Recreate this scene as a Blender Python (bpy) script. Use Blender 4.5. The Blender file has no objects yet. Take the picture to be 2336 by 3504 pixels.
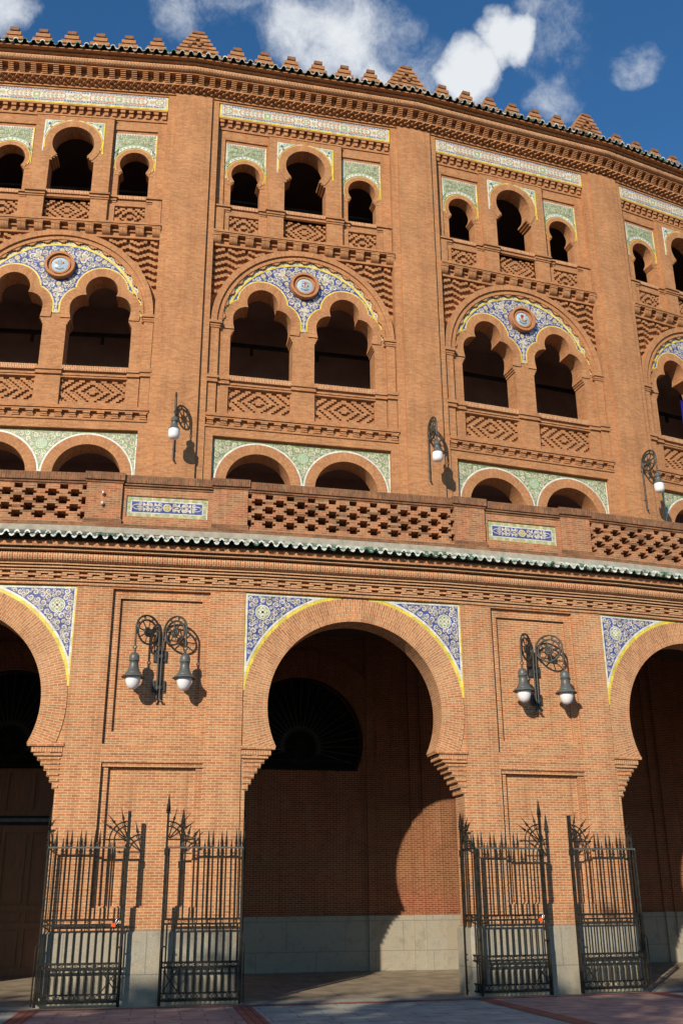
import bpy, math, random
import numpy as np
from mathutils import Vector, Matrix
from mathutils.geometry import tessellate_polygon
D = bpy.data
SC = bpy.context.scene
COL = SC.collection
R_ = math.radians
pi = math.pi

# ---------------------------------------------------------------- geometry of the ring
RL, RU, RB = 72.0217, 65.7373, 71.9453       # apothems: arcade wall, upper wall, parapet
PER = R_(6.5234)                              # one bay
TH0 = R_(-3.4775)                             # direction of bay 0 as seen from the axis
H4 = PER / 4

# ---------------------------------------------------------------- camera
cam = D.cameras.new('camera')
cam.sensor_fit = 'VERTICAL'; cam.sensor_height = 36.0
cam.lens = 36.0 * 3455.14 / 3504.0
cam.clip_start = 0.1; cam.clip_end = 3000
cam_o = D.objects.new('camera', cam); COL.objects.link(cam_o)
_r = Vector((0.98609959, -0.16602443, -0.00659481))
_f = Vector((0.15748584, 0.92125792, 0.35564317))
_r = (Vector((math.cos(0.1693), -math.sin(0.1693), 0)))
_u = _r.cross(_f).normalized()
_roll = -0.0071
_r2 = _r * math.cos(_roll) + _u * math.sin(_roll)
_u2 = -_r * math.sin(_roll) + _u * math.cos(_roll)
cam_o.matrix_world = Matrix(((_r2.x, _u2.x, -_f.x, 0), (_r2.y, _u2.y, -_f.y, -20.6054),
                             (_r2.z, _u2.z, -_f.z, 1.8351), (0, 0, 0, 1)))
SC.camera = cam_o

# ---------------------------------------------------------------- sun, sky, exposure
PH1 = TH0 + PER
_n = Vector((math.sin(PH1), -math.cos(PH1), 0)); _t = Vector((math.cos(PH1), math.sin(PH1), 0))
SUN_D = (_t * 0.70 - _n * 1.0 + Vector((0, 0, -0.50))).normalized()
sun = D.lights.new('sun', 'SUN'); sun.energy = 4.9; sun.angle = R_(0.5); sun.color = (1.0, 0.91, 0.76)
sun_o = D.objects.new('sun', sun); COL.objects.link(sun_o)
sun_o.rotation_euler = SUN_D.to_track_quat('-Z', 'Y').to_euler()
sun_o.location = (-30, -40, 40)
S = -SUN_D
SUN_EL = math.asin(S.z); SUN_ROT = math.atan2(S.x, S.y)

SC.cycles.diffuse_bounces = 2
SC.view_settings.view_transform = 'Standard'
SC.view_settings.look = 'None'
SC.view_settings.exposure = 0.0
SC.view_settings.gamma = 1.0
SC.view_settings.use_curve_mapping = False

W = D.worlds.new('World'); SC.world = W; W.use_nodes = True
wn = W.node_tree.nodes; wl = W.node_tree.links
wn.clear()
def WN(t, **k):
    n = wn.new(t)
    for a, b in k.items(): setattr(n, a, b)
    return n
def wmath(op, a, b=None, c=None):
    n = WN('ShaderNodeMath', operation=op)
    for i, x in enumerate((a, b, c)):
        if x is None: continue
        if isinstance(x, (int, float)): n.inputs[i].default_value = x
        else: wl.new(x, n.inputs[i])
    return n.outputs[0]
sky = WN('ShaderNodeTexSky', sky_type='NISHITA')
sky.sun_disc = False; sky.sun_elevation = SUN_EL; sky.sun_rotation = SUN_ROT
sky.altitude = 600; sky.air_density = 1.0; sky.dust_density = 0.0; sky.ozone_density = 3.0
bg1 = WN('ShaderNodeBackground'); bg1.inputs[1].default_value = SKY_STRENGTH = 0.08
hs = WN('ShaderNodeHueSaturation'); hs.inputs['Saturation'].default_value = 1.22; hs.inputs['Value'].default_value = 1.75; wl.new(sky.outputs[0], hs.inputs['Color']); wl.new(hs.outputs[0], bg1.inputs[0])
tc = WN('ShaderNodeTexCoord')
dirv = tc.outputs['Generated']
warp = WN('ShaderNodeTexNoise'); warp.inputs['Scale'].default_value = 14; warp.inputs['Detail'].default_value = 6
wl.new(dirv, warp.inputs['Vector'])
wv = WN('ShaderNodeVectorMath', operation='SUBTRACT'); wl.new(warp.outputs['Color'], wv.inputs[0]); wv.inputs[1].default_value = (.5, .5, .5)
wv2 = WN('ShaderNodeVectorMath', operation='MULTIPLY_ADD'); wl.new(wv.outputs[0], wv2.inputs[0]); wv2.inputs[1].default_value = (.075,) * 3; wl.new(dirv, wv2.inputs[2])
CLOUDS = [((.19, .69, .70), .04, .45), ((.02, .67, .74), .035, .32), ((.30, .645, .705), .05, .30), ((0.1212, 0.6772, 0.7257), .060, .98), ((0.0840, 0.6802, 0.7282), .048, .92), ((0.1518, 0.6717, 0.7251), .045, .62),
          ((0.105, 0.694, 0.712), .045, .85), ((0.150, 0.699, 0.699), .036, .8), ((0.2554, 0.656, 0.7098), .027, 1.4), ((0.2284, 0.6795, 0.6973), .029, 1.35),
          ((0.241, 0.6804, 0.692), .031, 1.4), ((0.2694, 0.6517, 0.709), .024, 1.4), ((0.2480, 0.690, 0.680), .022, 1.0), ((-0.172, 0.6896, 0.704), .034, .95),
          ((-0.022, 0.6842, 0.729), .034, .50), ((0.2818, 0.6297, 0.7243), .028, .46), ((0.3726, 0.6286, 0.6826), .026, .52),
          ((0.362, 0.640, 0.678), .018, .40), ((0.3092, 0.6748, 0.6701), .028, .46), ((0.0355, 0.6745, 0.7376), .024, .48)]
tot = None
for c, rad, amp in CLOUDS:
    dn = WN('ShaderNodeVectorMath', operation='DISTANCE'); wl.new(wv2.outputs[0], dn.inputs[0])
    dn.inputs[1].default_value = Vector(c).normalized()
    q = wmath('DIVIDE', dn.outputs['Value'], rad)
    q = wmath('MULTIPLY', q, q)
    q = wmath('MULTIPLY', wmath('MAXIMUM', wmath('SUBTRACT', 1.0, q), 0.0), amp)
    tot = q if tot is None else wmath('MAXIMUM', tot, q)
fb = WN('ShaderNodeTexNoise'); fb.inputs['Scale'].default_value = 22; fb.inputs['Detail'].default_value = 10; fb.inputs['Roughness'].default_value = .68
wl.new(dirv, fb.inputs['Vector'])
fb2 = WN('ShaderNodeTexNoise'); fb2.inputs['Scale'].default_value = 52; fb2.inputs['Detail'].default_value = 8; fb2.inputs['Roughness'].default_value = .7
wl.new(wv2.outputs[0], fb2.inputs['Vector'])
dens = wmath('ADD', tot, wmath('MULTIPLY', wmath('SUBTRACT', fb.outputs['Fac'], .5), 1.0))
dens = wmath('ADD', dens, wmath('MULTIPLY', wmath('SUBTRACT', fb2.outputs['Fac'], .5), .75))
inside = WN('ShaderNodeMapRange', interpolation_type='SMOOTHSTEP'); wl.new(dens, inside.inputs[0])
inside.inputs[1].default_value = .04; inside.inputs[2].default_value = 1.14
gate = WN('ShaderNodeMapRange', interpolation_type='SMOOTHSTEP'); wl.new(tot, gate.inputs[0])
gate.inputs[1].default_value = 0.0; gate.inputs[2].default_value = .2
fac = wmath('MULTIPLY', inside.outputs[0], gate.outputs[0])
fac = wmath('MULTIPLY', fac, .94)
bg2 = WN('ShaderNodeBackground'); bg2.inputs[0].default_value = (.90, .93, .96, 1); bg2.inputs[1].default_value = .95
mx = WN('ShaderNodeMixShader'); wl.new(fac, mx.inputs[0]); wl.new(bg1.outputs[0], mx.inputs[1]); wl.new(bg2.outputs[0], mx.inputs[2])
wo = WN('ShaderNodeOutputWorld'); wl.new(mx.outputs[0], wo.inputs[0])

# ---------------------------------------------------------------- materials
MAT = {}
def new_mat(name):
    m = D.materials.new(name); m.use_nodes = True
    nt = m.node_tree; b = nt.nodes['Principled BSDF']
    MAT[name] = m
    return m, nt, b
def nd(nt, t, **k):
    n = nt.nodes.new(t)
    for a, b in k.items(): setattr(n, a, b)
    return n
def mixc(nt, fac, a, b, mode='MIX'):
    n = nd(nt, 'ShaderNodeMix', data_type='RGBA', blend_type=mode)
    for s, x in ((0, fac), (6, a), (7, b)):
        if isinstance(x, (int, float)): n.inputs[s].default_value = x
        elif isinstance(x, tuple): n.inputs[s].default_value = x if len(x) == 4 else (*x, 1)
        else: nt.links.new(x, n.inputs[s])
    return n.outputs[2]
def noise(nt, scale, detail=4, vec=None, rough=.55):
    n = nd(nt, 'ShaderNodeTexNoise'); n.inputs['Scale'].default_value = scale
    n.inputs['Detail'].default_value = detail; n.inputs['Roughness'].default_value = rough
    if vec is not None: nt.links.new(vec, n.inputs['Vector'])
    return n.outputs['Fac']
def ramp(nt, x, a, b, lo=0., hi=1.):
    n = nd(nt, 'ShaderNodeMapRange'); nt.links.new(x, n.inputs[0])
    for i, v in enumerate((a, b, lo, hi)): n.inputs[i + 1].default_value = v
    return n.outputs[0]
def bump(nt, b, h, strength=.3, dist=.01):
    n = nd(nt, 'ShaderNodeBump'); n.inputs['Strength'].default_value = strength; n.inputs['Distance'].default_value = dist
    nt.links.new(h, n.inputs['Height']); nt.links.new(n.outputs[0], b.inputs['Normal'])

def brick_mat(name, c1, c2, mortar, dirt=.0, ms=.0055, bump_s=.5, streak=.34):
    m, nt, b = new_mat(name)
    uv = nd(nt, 'ShaderNodeTexCoord')
    br = nd(nt, 'ShaderNodeTexBrick')
    br.inputs['Scale'].default_value = 1.0
    br.inputs['Brick Width'].default_value = .165; br.inputs['Row Height'].default_value = .05
    br.inputs['Mortar Size'].default_value = ms; br.inputs['Mortar Smooth'].default_value = .2
    br.inputs['Color1'].default_value = (*c1, 1); br.inputs['Color2'].default_value = (*c2, 1)
    br.inputs['Mortar'].default_value = (*mortar, 1)
    # slightly wavy joints
    nz = nd(nt, 'ShaderNodeTexNoise'); nz.inputs['Scale'].default_value = 7; nt.links.new(uv.outputs['UV'], nz.inputs['Vector'])
    vm = nd(nt, 'ShaderNodeVectorMath', operation='MULTIPLY_ADD'); nt.links.new(nz.outputs['Color'], vm.inputs[0])
    vm.inputs[1].default_value = (.012, .008, 0); nt.links.new(uv.outputs['UV'], vm.inputs[2])
    nt.links.new(vm.outputs[0], br.inputs['Vector'])
    ob = uv.outputs['Object']
    n1 = noise(nt, 1.1, 5, ob); n2 = noise(nt, 14, 3, uv.outputs['UV']); n3 = noise(nt, .35, 3, ob)
    v1 = ramp(nt, n1, .3, .7, .88, 1.10); v2 = ramp(nt, n2, .3, .7, .88, 1.11)
    mm = nd(nt, 'ShaderNodeMath', operation='MULTIPLY'); nt.links.new(v1, mm.inputs[0]); nt.links.new(v2, mm.inputs[1])
    vv = nd(nt, 'ShaderNodeCombineColor')
    for i in range(3): nt.links.new(mm.outputs[0], vv.inputs[i])
    col = mixc(nt, 1.0, br.outputs['Color'], vv.outputs[0], 'MULTIPLY')
    pale = ramp(nt, n3, .52, .75, 0., .22)
    col = mixc(nt, pale, col, mortar)
    mp = nd(nt, 'ShaderNodeMapping'); mp.inputs['Scale'].default_value = (3.2, 3.2, .22); nt.links.new(ob, mp.inputs[0])
    sk = ramp(nt, noise(nt, 1.6, 6, mp.outputs[0], .62), .50, .74, 0., streak)
    col = mixc(nt, sk, col, tuple(x * .42 for x in c2))
    mp2 = nd(nt, 'ShaderNodeMapping'); mp2.inputs['Scale'].default_value = (1.5, 1.5, .5); mp2.inputs['Location'].default_value = (4, 2, 7); nt.links.new(ob, mp2.inputs[0])
    ef = ramp(nt, noise(nt, 1.4, 6, mp2.outputs[0], .6), .58, .78, 0., .11)
    col = mixc(nt, ef, col, (.62, .46, .30))
    if dirt:
        dd = ramp(nt, noise(nt, 2.3, 6, ob, .65), .42, .68, 0., dirt)
        col = mixc(nt, dd, col, (.035, .028, .022))
    nt.links.new(col, b.inputs['Base Color']); b.inputs['Roughness'].default_value = .88
    b.inputs['Specular IOR Level'].default_value = .2
    inv = nd(nt, 'ShaderNodeMath', operation='SUBTRACT'); inv.inputs[0].default_value = 1; nt.links.new(br.outputs['Fac'], inv.inputs[1])
    ad = nd(nt, 'ShaderNodeMath', operation='MULTIPLY_ADD'); nt.links.new(n2, ad.inputs[0]); ad.inputs[1].default_value = .6; nt.links.new(inv.outputs[0], ad.inputs[2])
    bump(nt, b, ad.outputs[0], bump_s, .008)
    return m
brick_mat('brick', (.54, .228, .092), (.395, .142, .059), (.60, .44, .26), ms=.0062)
brick_mat('brick_parapet', (.50, .20, .085), (.33, .115, .052), (.48, .34, .20), dirt=.16)
brick_mat('brick_upper', (.565, .252, .104), (.42, .166, .070), (.42, .25, .125), ms=.0058, bump_s=.7)
brick_mat('brick_weathered', (.33, .135, .06), (.20, .075, .037), (.30, .20, .11), dirt=.45)
brick_mat('brick_soldier', (.52, .19, .075), (.36, .115, .048), (.66, .46, .26), ms=.0085)
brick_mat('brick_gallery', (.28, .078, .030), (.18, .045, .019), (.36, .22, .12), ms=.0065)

def flat_mat(name, c, rough=.5, var=.12, scale=3., spec=.5, metal=0., bs=0., bscale=40, coat=0.):
    joints = name.startswith('tile_') and name in ('tile_blue', 'tile_green', 'tile_yellow', 'tile_white', 'tile_cream')
    m, nt, b = new_mat(name)
    tcn = nd(nt, 'ShaderNodeTexCoord'); n = noise(nt, scale, 5, tcn.outputs['Object'])
    f = ramp(nt, n, .3, .7, 0, 1)
    col = mixc(nt, f, tuple(x * (1 - var) for x in c), tuple(min(1, x * (1 + var)) for x in c))
    if joints:     # thin grout lines of the hand-made tiles, uneven glaze
        jb = nd(nt, 'ShaderNodeTexBrick'); jb.offset = 0.; jb.inputs['Scale'].default_value = 1
        jb.inputs['Brick Width'].default_value = .15; jb.inputs['Row Height'].default_value = .15; jb.inputs['Mortar Size'].default_value = .0025
        jb.inputs['Color1'].default_value = (1.12, 1.12, 1.12, 1); jb.inputs['Color2'].default_value = (.80, .80, .80, 1); jb.inputs['Mortar'].default_value = (.45, .43, .40, 1)
        nt.links.new(tcn.outputs['UV'], jb.inputs['Vector']); col = mixc(nt, 1., col, jb.outputs['Color'], 'MULTIPLY')
    nt.links.new(col, b.inputs['Base Color'])
    b.inputs['Roughness'].default_value = rough; b.inputs['Metallic'].default_value = metal
    b.inputs['Specular IOR Level'].default_value = spec
    if coat: b.inputs['Coat Weight'].default_value = coat
    if bs: bump(nt, b, noise(nt, bscale, 4, tcn.outputs['Object']), bs, .01)
    return m
flat_mat('tile_blue', (.070, .090, .275), .25, .3, 5)
flat_mat('tile_cream', (.62, .54, .40), .3, .14, 9)
flat_mat('tile_white', (.70, .67, .58), .3, .08, 6)
flat_mat('tile_yellow', (.74, .56, .06), .3, .16, 6)
flat_mat('tile_green', (.22, .30, .13), .3, .25, 8)
flat_mat('tile_green_pale', (.30, .42, .20), .3, .2, 8)
flat_mat('tile_orange', (.55, .20, .05), .3, .2, 8)
flat_mat('tile_gold', (.52, .40, .13), .3, .15, 8)
flat_mat('tile_ice', (.63, .61, .52), .3, .12, 9)
flat_mat('tile_brown', (.30, .17, .06), .4, .2, 8)
flat_mat('glaze_pale', (.40, .45, .37), .3, .3, 14)
flat_mat('glaze_green', (.075, .165, .11), .22, .5, 14)
flat_mat('glaze_white', (.60, .62, .55), .3, .25, 14)
flat_mat('glaze_blue', (.02, .04, .17), .22, .3, 14)
flat_mat('glaze_black', (.014, .017, .013), .3, .5, 10)
flat_mat('terracotta', (.46, .20, .085), .8, .15, 7, .2, bs=.2)
flat_mat('arms_red', (.34, .035, .025), .3, .1)
flat_mat('arms_navy', (.015, .02, .07), .3, .1)
flat_mat('arms_gold', (.68, .36, .03), .3, .15, 30)
flat_mat('porcelain', (.42, .51, .58), .12, .08, 8)
flat_mat('lettering', (.04, .045, .05), .5, .1)
flat_mat('stone', (.36, .32, .25), .85, .2, 7, .3, bs=.4)
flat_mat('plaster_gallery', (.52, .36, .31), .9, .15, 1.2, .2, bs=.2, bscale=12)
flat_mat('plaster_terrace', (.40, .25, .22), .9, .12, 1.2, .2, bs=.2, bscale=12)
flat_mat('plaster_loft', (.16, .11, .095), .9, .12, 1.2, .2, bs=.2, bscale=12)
flat_mat('gallery_shade', (.07, .04, .028), .9, .2)  # dark brown to swallow bounced light: gallery shade put into the colour
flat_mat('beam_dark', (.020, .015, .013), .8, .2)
flat_mat('iron', (.020, .016, .011), .66, .6, 9, .2, bs=.25, bscale=60)
flat_mat('iron_worn', (.09, .082, .065), .5, .35, 12, .5, bs=.2, bscale=60)
flat_mat('lamp_metal', (.095, .100, .090), .42, .25, 6, .5, bs=.06, bscale=25)
flat_mat('lamp_iron', (.042, .038, .030), .45, .35, 9, .5)
flat_mat('globe_glass', (.80, .77, .76), .16, .03, 3, .5)
flat_mat('steel', (.55, .55, .53), .3, .1, 5, .5, 1.0)
flat_mat('plastic_orange', (.75, .09, .012), .4, .05)
flat_mat('banner_blue', (.008, .010, .23), .7, .1, 3)
flat_mat('banner_white', (.75, .76, .78), .7, .05, 3)
flat_mat('unlit_black', (.012, .010, .009), .9, .2)  # darkness of the unlit room is put into this near-black
flat_mat('bark', (.16, .12, .08), .9, .35, 6, .2, bs=.6, bscale=14)
flat_mat('plaza_stone', (.11, .10, .09), .85, .15, .6, .3, bs=.2, bscale=20)

def granite():
    m, nt, b = new_mat('granite')
    t = nd(nt, 'ShaderNodeTexCoord'); o = t.outputs['Object']
    g = ramp(nt, noise(nt, 55, 2, o, .7), .35, .65, 0, 1)
    col = mixc(nt, g, (.27, .24, .18), (.38, .34, .26))
    st = ramp(nt, noise(nt, 1.6, 6, o, .6), .40, .72, 0, .55)
    col = mixc(nt, st, col, (.36, .28, .18))
    sp = ramp(nt, noise(nt, 4.5, 8, o, .7), .52, .72, 0, .55)
    col = mixc(nt, sp, col, (.15, .13, .10))
    # block joints (from UV, metres)
    br = nd(nt, 'ShaderNodeTexBrick'); br.inputs['Scale'].default_value = 1
    br.inputs['Brick Width'].default_value = 1.5; br.inputs['Row Height'].default_value = .70
    br.inputs['Mortar Size'].default_value = .009
    mpn = nd(nt, 'ShaderNodeMapping'); mpn.inputs['Location'].default_value = (.35, .15, 0); nt.links.new(t.outputs['UV'], mpn.inputs[0])
    nt.links.new(mpn.outputs[0], br.inputs['Vector'])
    col = mixc(nt, br.outputs['Fac'], col, (.20, .175, .135))
    nt.links.new(col, b.inputs['Base Color']); b.inputs['Roughness'].default_value = .8
    bump(nt, b, noise(nt, 70, 3, o), .25, .006)
granite()

def slab_mat(name, c1, c2, joint, bw, rh, var=.15):
    m, nt, b = new_mat(name)
    t = nd(nt, 'ShaderNodeTexCoord')
    br = nd(nt, 'ShaderNodeTexBrick'); br.inputs['Scale'].default_value = 1
    br.inputs['Brick Width'].default_value = bw; br.inputs['Row Height'].default_value = rh
    br.inputs['Mortar Size'].default_value = .014; br.inputs['Mortar'].default_value = (*joint, 1)
    br.inputs['Color1'].default_value = (*c1, 1); br.inputs['Color2'].default_value = (*c2, 1)
    nt.links.new(t.outputs['UV'], br.inputs['Vector'])
    n = noise(nt, 2.2, 6, t.outputs['UV'], .6); n2 = noise(nt, 45, 2, t.outputs['UV'])
    f = nd(nt, 'ShaderNodeMath', operation='MULTIPLY'); nt.links.new(ramp(nt, n, .3, .7, .60, 1.22), f.inputs[0]); nt.links.new(ramp(nt, n2, .3, .7, .85, 1.15), f.inputs[1])
    cc = nd(nt, 'ShaderNodeCombineColor')
    for i in range(3): nt.links.new(f.outputs[0], cc.inputs[i])
    col = mixc(nt, 1., br.outputs['Color'], cc.outputs[0], 'MULTIPLY')
    nt.links.new(col, b.inputs['Base Color']); b.inputs['Roughness'].default_value = .75
    bump(nt, b, n2, .2, .006)
slab_mat('pave_grey', (.50, .475, .37), (.43, .405, .315), (.22, .21, .20), .95, .42)
slab_mat('pave_pink', (.52, .31, .235), (.45, .27, .205), (.27, .15, .115), .80, .40)
slab_mat('pave_red', (.46, .13, .075), (.38, .105, .06), (.15, .06, .04), .25, .12)
slab_mat('floor_gallery', (.36, .28, .185), (.32, .25, .165), (.22, .17, .12), 2.0, 2.0)

def wood():
    m, nt, b = new_mat('door_wood')
    t = nd(nt, 'ShaderNodeTexCoord'); mp = nd(nt, 'ShaderNodeMapping'); mp.inputs['Scale'].default_value = (18, 18, 1.2)
    nt.links.new(t.outputs['Object'], mp.inputs[0])
    n = noise(nt, 2, 5, mp.outputs[0])
    col = mixc(nt, ramp(nt, n, .3, .7), (.15, .052, .012), (.26, .092, .022))
    nt.links.new(col, b.inputs['Base Color']); b.inputs['Roughness'].default_value = .5
wood()
def leaf():
    m, nt, b = new_mat('leaf')
    t = nd(nt, 'ShaderNodeTexCoord'); n = noise(nt, .8, 3, t.outputs['Object'])
    col = mixc(nt, ramp(nt, n, .35, .65), (.045, .085, .02), (.09, .13, .03))
    nt.links.new(col, b.inputs['Base Color']); b.inputs['Roughness'].default_value = .6
leaf()

# ---------------------------------------------------------------- mesh builder; points are (u along, z up, w outward)
class MB:
    def __init__(s): s.v = []; s.f = []; s.m = []; s.uv = []; s.sm = []; s.mats = []
    def mi(s, m):
        if m not in s.mats: s.mats.append(m)
        return s.mats.index(m)
    def face(s, pts, mat, uv=None, smooth=False, swap=False):
        i = len(s.v); s.v += [(p[0], -p[2], p[1]) for p in pts]
        if uv is None:
            a = Vector(pts[1]) - Vector(pts[0]); b = Vector(pts[-1]) - Vector(pts[0]); n = a.cross(b)
            au, az, aw = abs(n.x), abs(n.y), abs(n.z)
            if aw >= au and aw >= az: uv = [(p[0], p[1]) for p in pts]
            elif au >= az: uv = [(p[2], p[1]) for p in pts]
            else: uv = [(p[0], p[2]) for p in pts]
        if swap: uv = [(b, a) for a, b in uv]
        s.f.append(tuple(range(i, i + len(pts)))); s.m.append(s.mi(mat)); s.uv.append(uv); s.sm.append(smooth)
    def grid(s, rows, mat, uvf=None, smooth=True, closed=False):
        """rows: list of equal-length point lists; shared vertices"""
        i0 = len(s.v); n = len(rows[0])
        for r in rows: s.v += [(p[0], -p[2], p[1]) for p in r]
        k = s.mi(mat)
        for a in range(len(rows) - 1):
            for b in range(n if closed else n - 1):
                c = (b + 1) % n
                s.f.append((i0 + a * n + b, i0 + a * n + c, i0 + (a + 1) * n + c, i0 + (a + 1) * n + b)); s.m.append(k); s.sm.append(smooth)
                if uvf: s.uv.append([uvf(a, b), uvf(a, b + 1), uvf(a + 1, b + 1), uvf(a + 1, b)])
                else: s.uv.append([(rows[x][y][0] + rows[x][y][2], rows[x][y][1]) for x, y in ((a, b), (a, c), (a + 1, c), (a + 1, b))])
    def box(s, u0, u1, z0, z1, w0, w1, mat, back=False, swap=False):
        P = lambda u, z, w: (u, z, w)
        s.face([P(u0, z0, w1), P(u1, z0, w1), P(u1, z1, w1), P(u0, z1, w1)], mat, swap=swap)
        if back: s.face([P(u1, z0, w0), P(u0, z0, w0), P(u0, z1, w0), P(u1, z1, w0)], mat)
        s.face([P(u0, z0, w0), P(u0, z0, w1), P(u0, z1, w1), P(u0, z1, w0)], mat)
        s.face([P(u1, z0, w1), P(u1, z0, w0), P(u1, z1, w0), P(u1, z1, w1)], mat)
        s.face([P(u0, z1, w1), P(u1, z1, w1), P(u1, z1, w0), P(u0, z1, w0)], mat, swap=swap)
        s.face([P(u0, z0, w0), P(u1, z0, w0), P(u1, z0, w1), P(u0, z0, w1)], mat, swap=swap)
    def plate(s, outer, holes, wb, wf, mat, side=None, sides=True, hole_sides=True):
        loops = [outer] + holes
        flat = [p for l in loops for p in l]
        for t in tessellate_polygon([[Vector((p[0], p[1], 0)) for p in l] for l in loops]):
            s.face([(flat[i][0], flat[i][1], wf) for i in t], mat)
        for li, l in enumerate(loops):
            if (li == 0 and not sides) or (li > 0 and not hole_sides): continue
            acc = 0
            for a in range(len(l)):
                p, q = l[a], l[(a + 1) % len(l)]
                d = math.hypot(q[0] - p[0], q[1] - p[1])
                s.face([(p[0], p[1], wb), (q[0], q[1], wb), (q[0], q[1], wf), (p[0], p[1], wf)], side or mat,
                       uv=[(wb, acc), (wb, acc + d), (wf, acc + d), (wf, acc)])
                acc += d
    def ring(s, inner, outer, wb, wf, mat, radial=True, edges=True):
        """strip between two polylines of equal length, proud of the wall; voussoir bricks"""
        acc = 0
        for a in range(len(inner) - 1):
            p, q, P, Q = inner[a], inner[a + 1], outer[a], outer[a + 1]
            d = (math.hypot(q[0] - p[0], q[1] - p[1]) + math.hypot(Q[0] - P[0], Q[1] - P[1])) / 2
            w = math.hypot(P[0] - p[0], P[1] - p[1])
            s.face([(p[0], p[1], wf), (q[0], q[1], wf), (Q[0], Q[1], wf), (P[0], P[1], wf)], mat,
                   uv=[(0, acc), (0, acc + d), (w, acc + d), (w, acc)])
            if edges:
                s.face([(P[0], P[1], wb), (Q[0], Q[1], wb), (Q[0], Q[1], wf), (P[0], P[1], wf)], mat, uv=[(0, acc), (0, acc + d), (.02, acc + d), (.02, acc)])
                s.face([(p[0], p[1], wb), (q[0], q[1], wb), (q[0], q[1], wf), (p[0], p[1], wf)], mat, uv=[(0, acc), (0, acc + d), (.02, acc + d), (.02, acc)])
            acc += d
    def poly(s, pts, w, mat):
        if len(pts) <= 4: s.face([(p[0], p[1], w) for p in pts], mat); return
        for t in tessellate_polygon([[Vector((p[0], p[1], 0)) for p in pts]]):
            s.face([(pts[i][0], pts[i][1], w) for i in t], mat)
    def disc(s, u, z, r, w, mat, n=20, rz=None):
        rz = rz or r
        s.face([(u + r * math.cos(2 * pi * k / n), z + rz * math.sin(2 * pi * k / n), w) for k in range(n)], mat)
    def ann(s, u, z, r0, r1, w, mat, n=24, k=1.):
        for i in range(n):
            a, b = 2 * pi * i / n, 2 * pi * (i + 1) / n
            s.face([(u + r * math.cos(t) * k, z + r * math.sin(t), w) for r, t in ((r0, a), (r1, a), (r1, b), (r0, b))], mat)
    def tube(s, path, r, mat, n=6, cap=True, r2=None):
        """path in (u,z,w)"""
        P = [Vector(p) for p in path]; rows = []
        prev = None
        for i, p in enumerate(P):
            t = (P[min(i + 1, len(P) - 1)] - P[max(i - 1, 0)]).normalized()
            ref = Vector((0, 0, 1)) if abs(t.z) < .9 else Vector((1, 0, 0))
            a = t.cross(ref).normalized() if prev is None else (prev - t * prev.dot(t)).normalized()
            prev = a; b = t.cross(a)
            rr = r if r2 is None else r + (r2 - r) * i / (len(P) - 1)
            rows.append([tuple(p + a * (rr * math.cos(2 * pi * k / n)) + b * (rr * math.sin(2 * pi * k / n))) for k in range(n)])
        s.grid(rows, mat, closed=True, smooth=n > 4)
        if cap:
            s.face(rows[0], mat); s.face(rows[-1], mat)
    def lathe(s, cu, cz, cw, prof, mat, n=20):
        """prof: (r, dz) around the vertical through (cu, cw)"""
        rows = [[(cu + r * math.cos(2 * pi * k / n), cz + z, cw + r * math.sin(2 * pi * k / n)) for k in range(n)] for r, z in prof]
        s.grid(rows, mat, closed=True)
    def mirror(s):
        o = MB(); o.v = [(-x, y, z) for x, y, z in s.v]; o.f = [tuple(reversed(f)) for f in s.f]; o.m = s.m; o.uv = [list(reversed(u)) for u in s.uv]; o.sm = s.sm; o.mats = s.mats
        return o
    def mesh(s, name):
        me = D.meshes.new(name); me.from_pydata(s.v, [], s.f)
        for m in s.mats: me.materials.append(MAT[m])
        me.polygons.foreach_set('material_index', s.m); me.polygons.foreach_set('use_smooth', s.sm)
        ul = me.uv_layers.new(name='UVMap')
        ul.data.foreach_set('uv', [c for f in s.uv for p in f for c in p])
        me.update(); return me

def obj(name, mesh, parent=None, matrix=None):
    if isinstance(mesh, MB): mesh = mesh.mesh(name)
    o = D.objects.new(name, mesh); COL.objects.link(o)
    if parent is not None: o.parent = parent
    if matrix is not None: o.matrix_local = matrix
    return o
def tag(o, label, cat, group=None):
    o['label'] = label; o['category'] = cat
    if group: o['group'] = group
    return o
def struct(o, kind='structure'): o['kind'] = kind; return o
def empty(name, label, cat, group=None, matrix=None):
    o = D.objects.new(name, None); COL.objects.link(o); o.empty_display_size = .3
    if matrix is not None: o.matrix_world = matrix
    return tag(o, label, cat, group)

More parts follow.
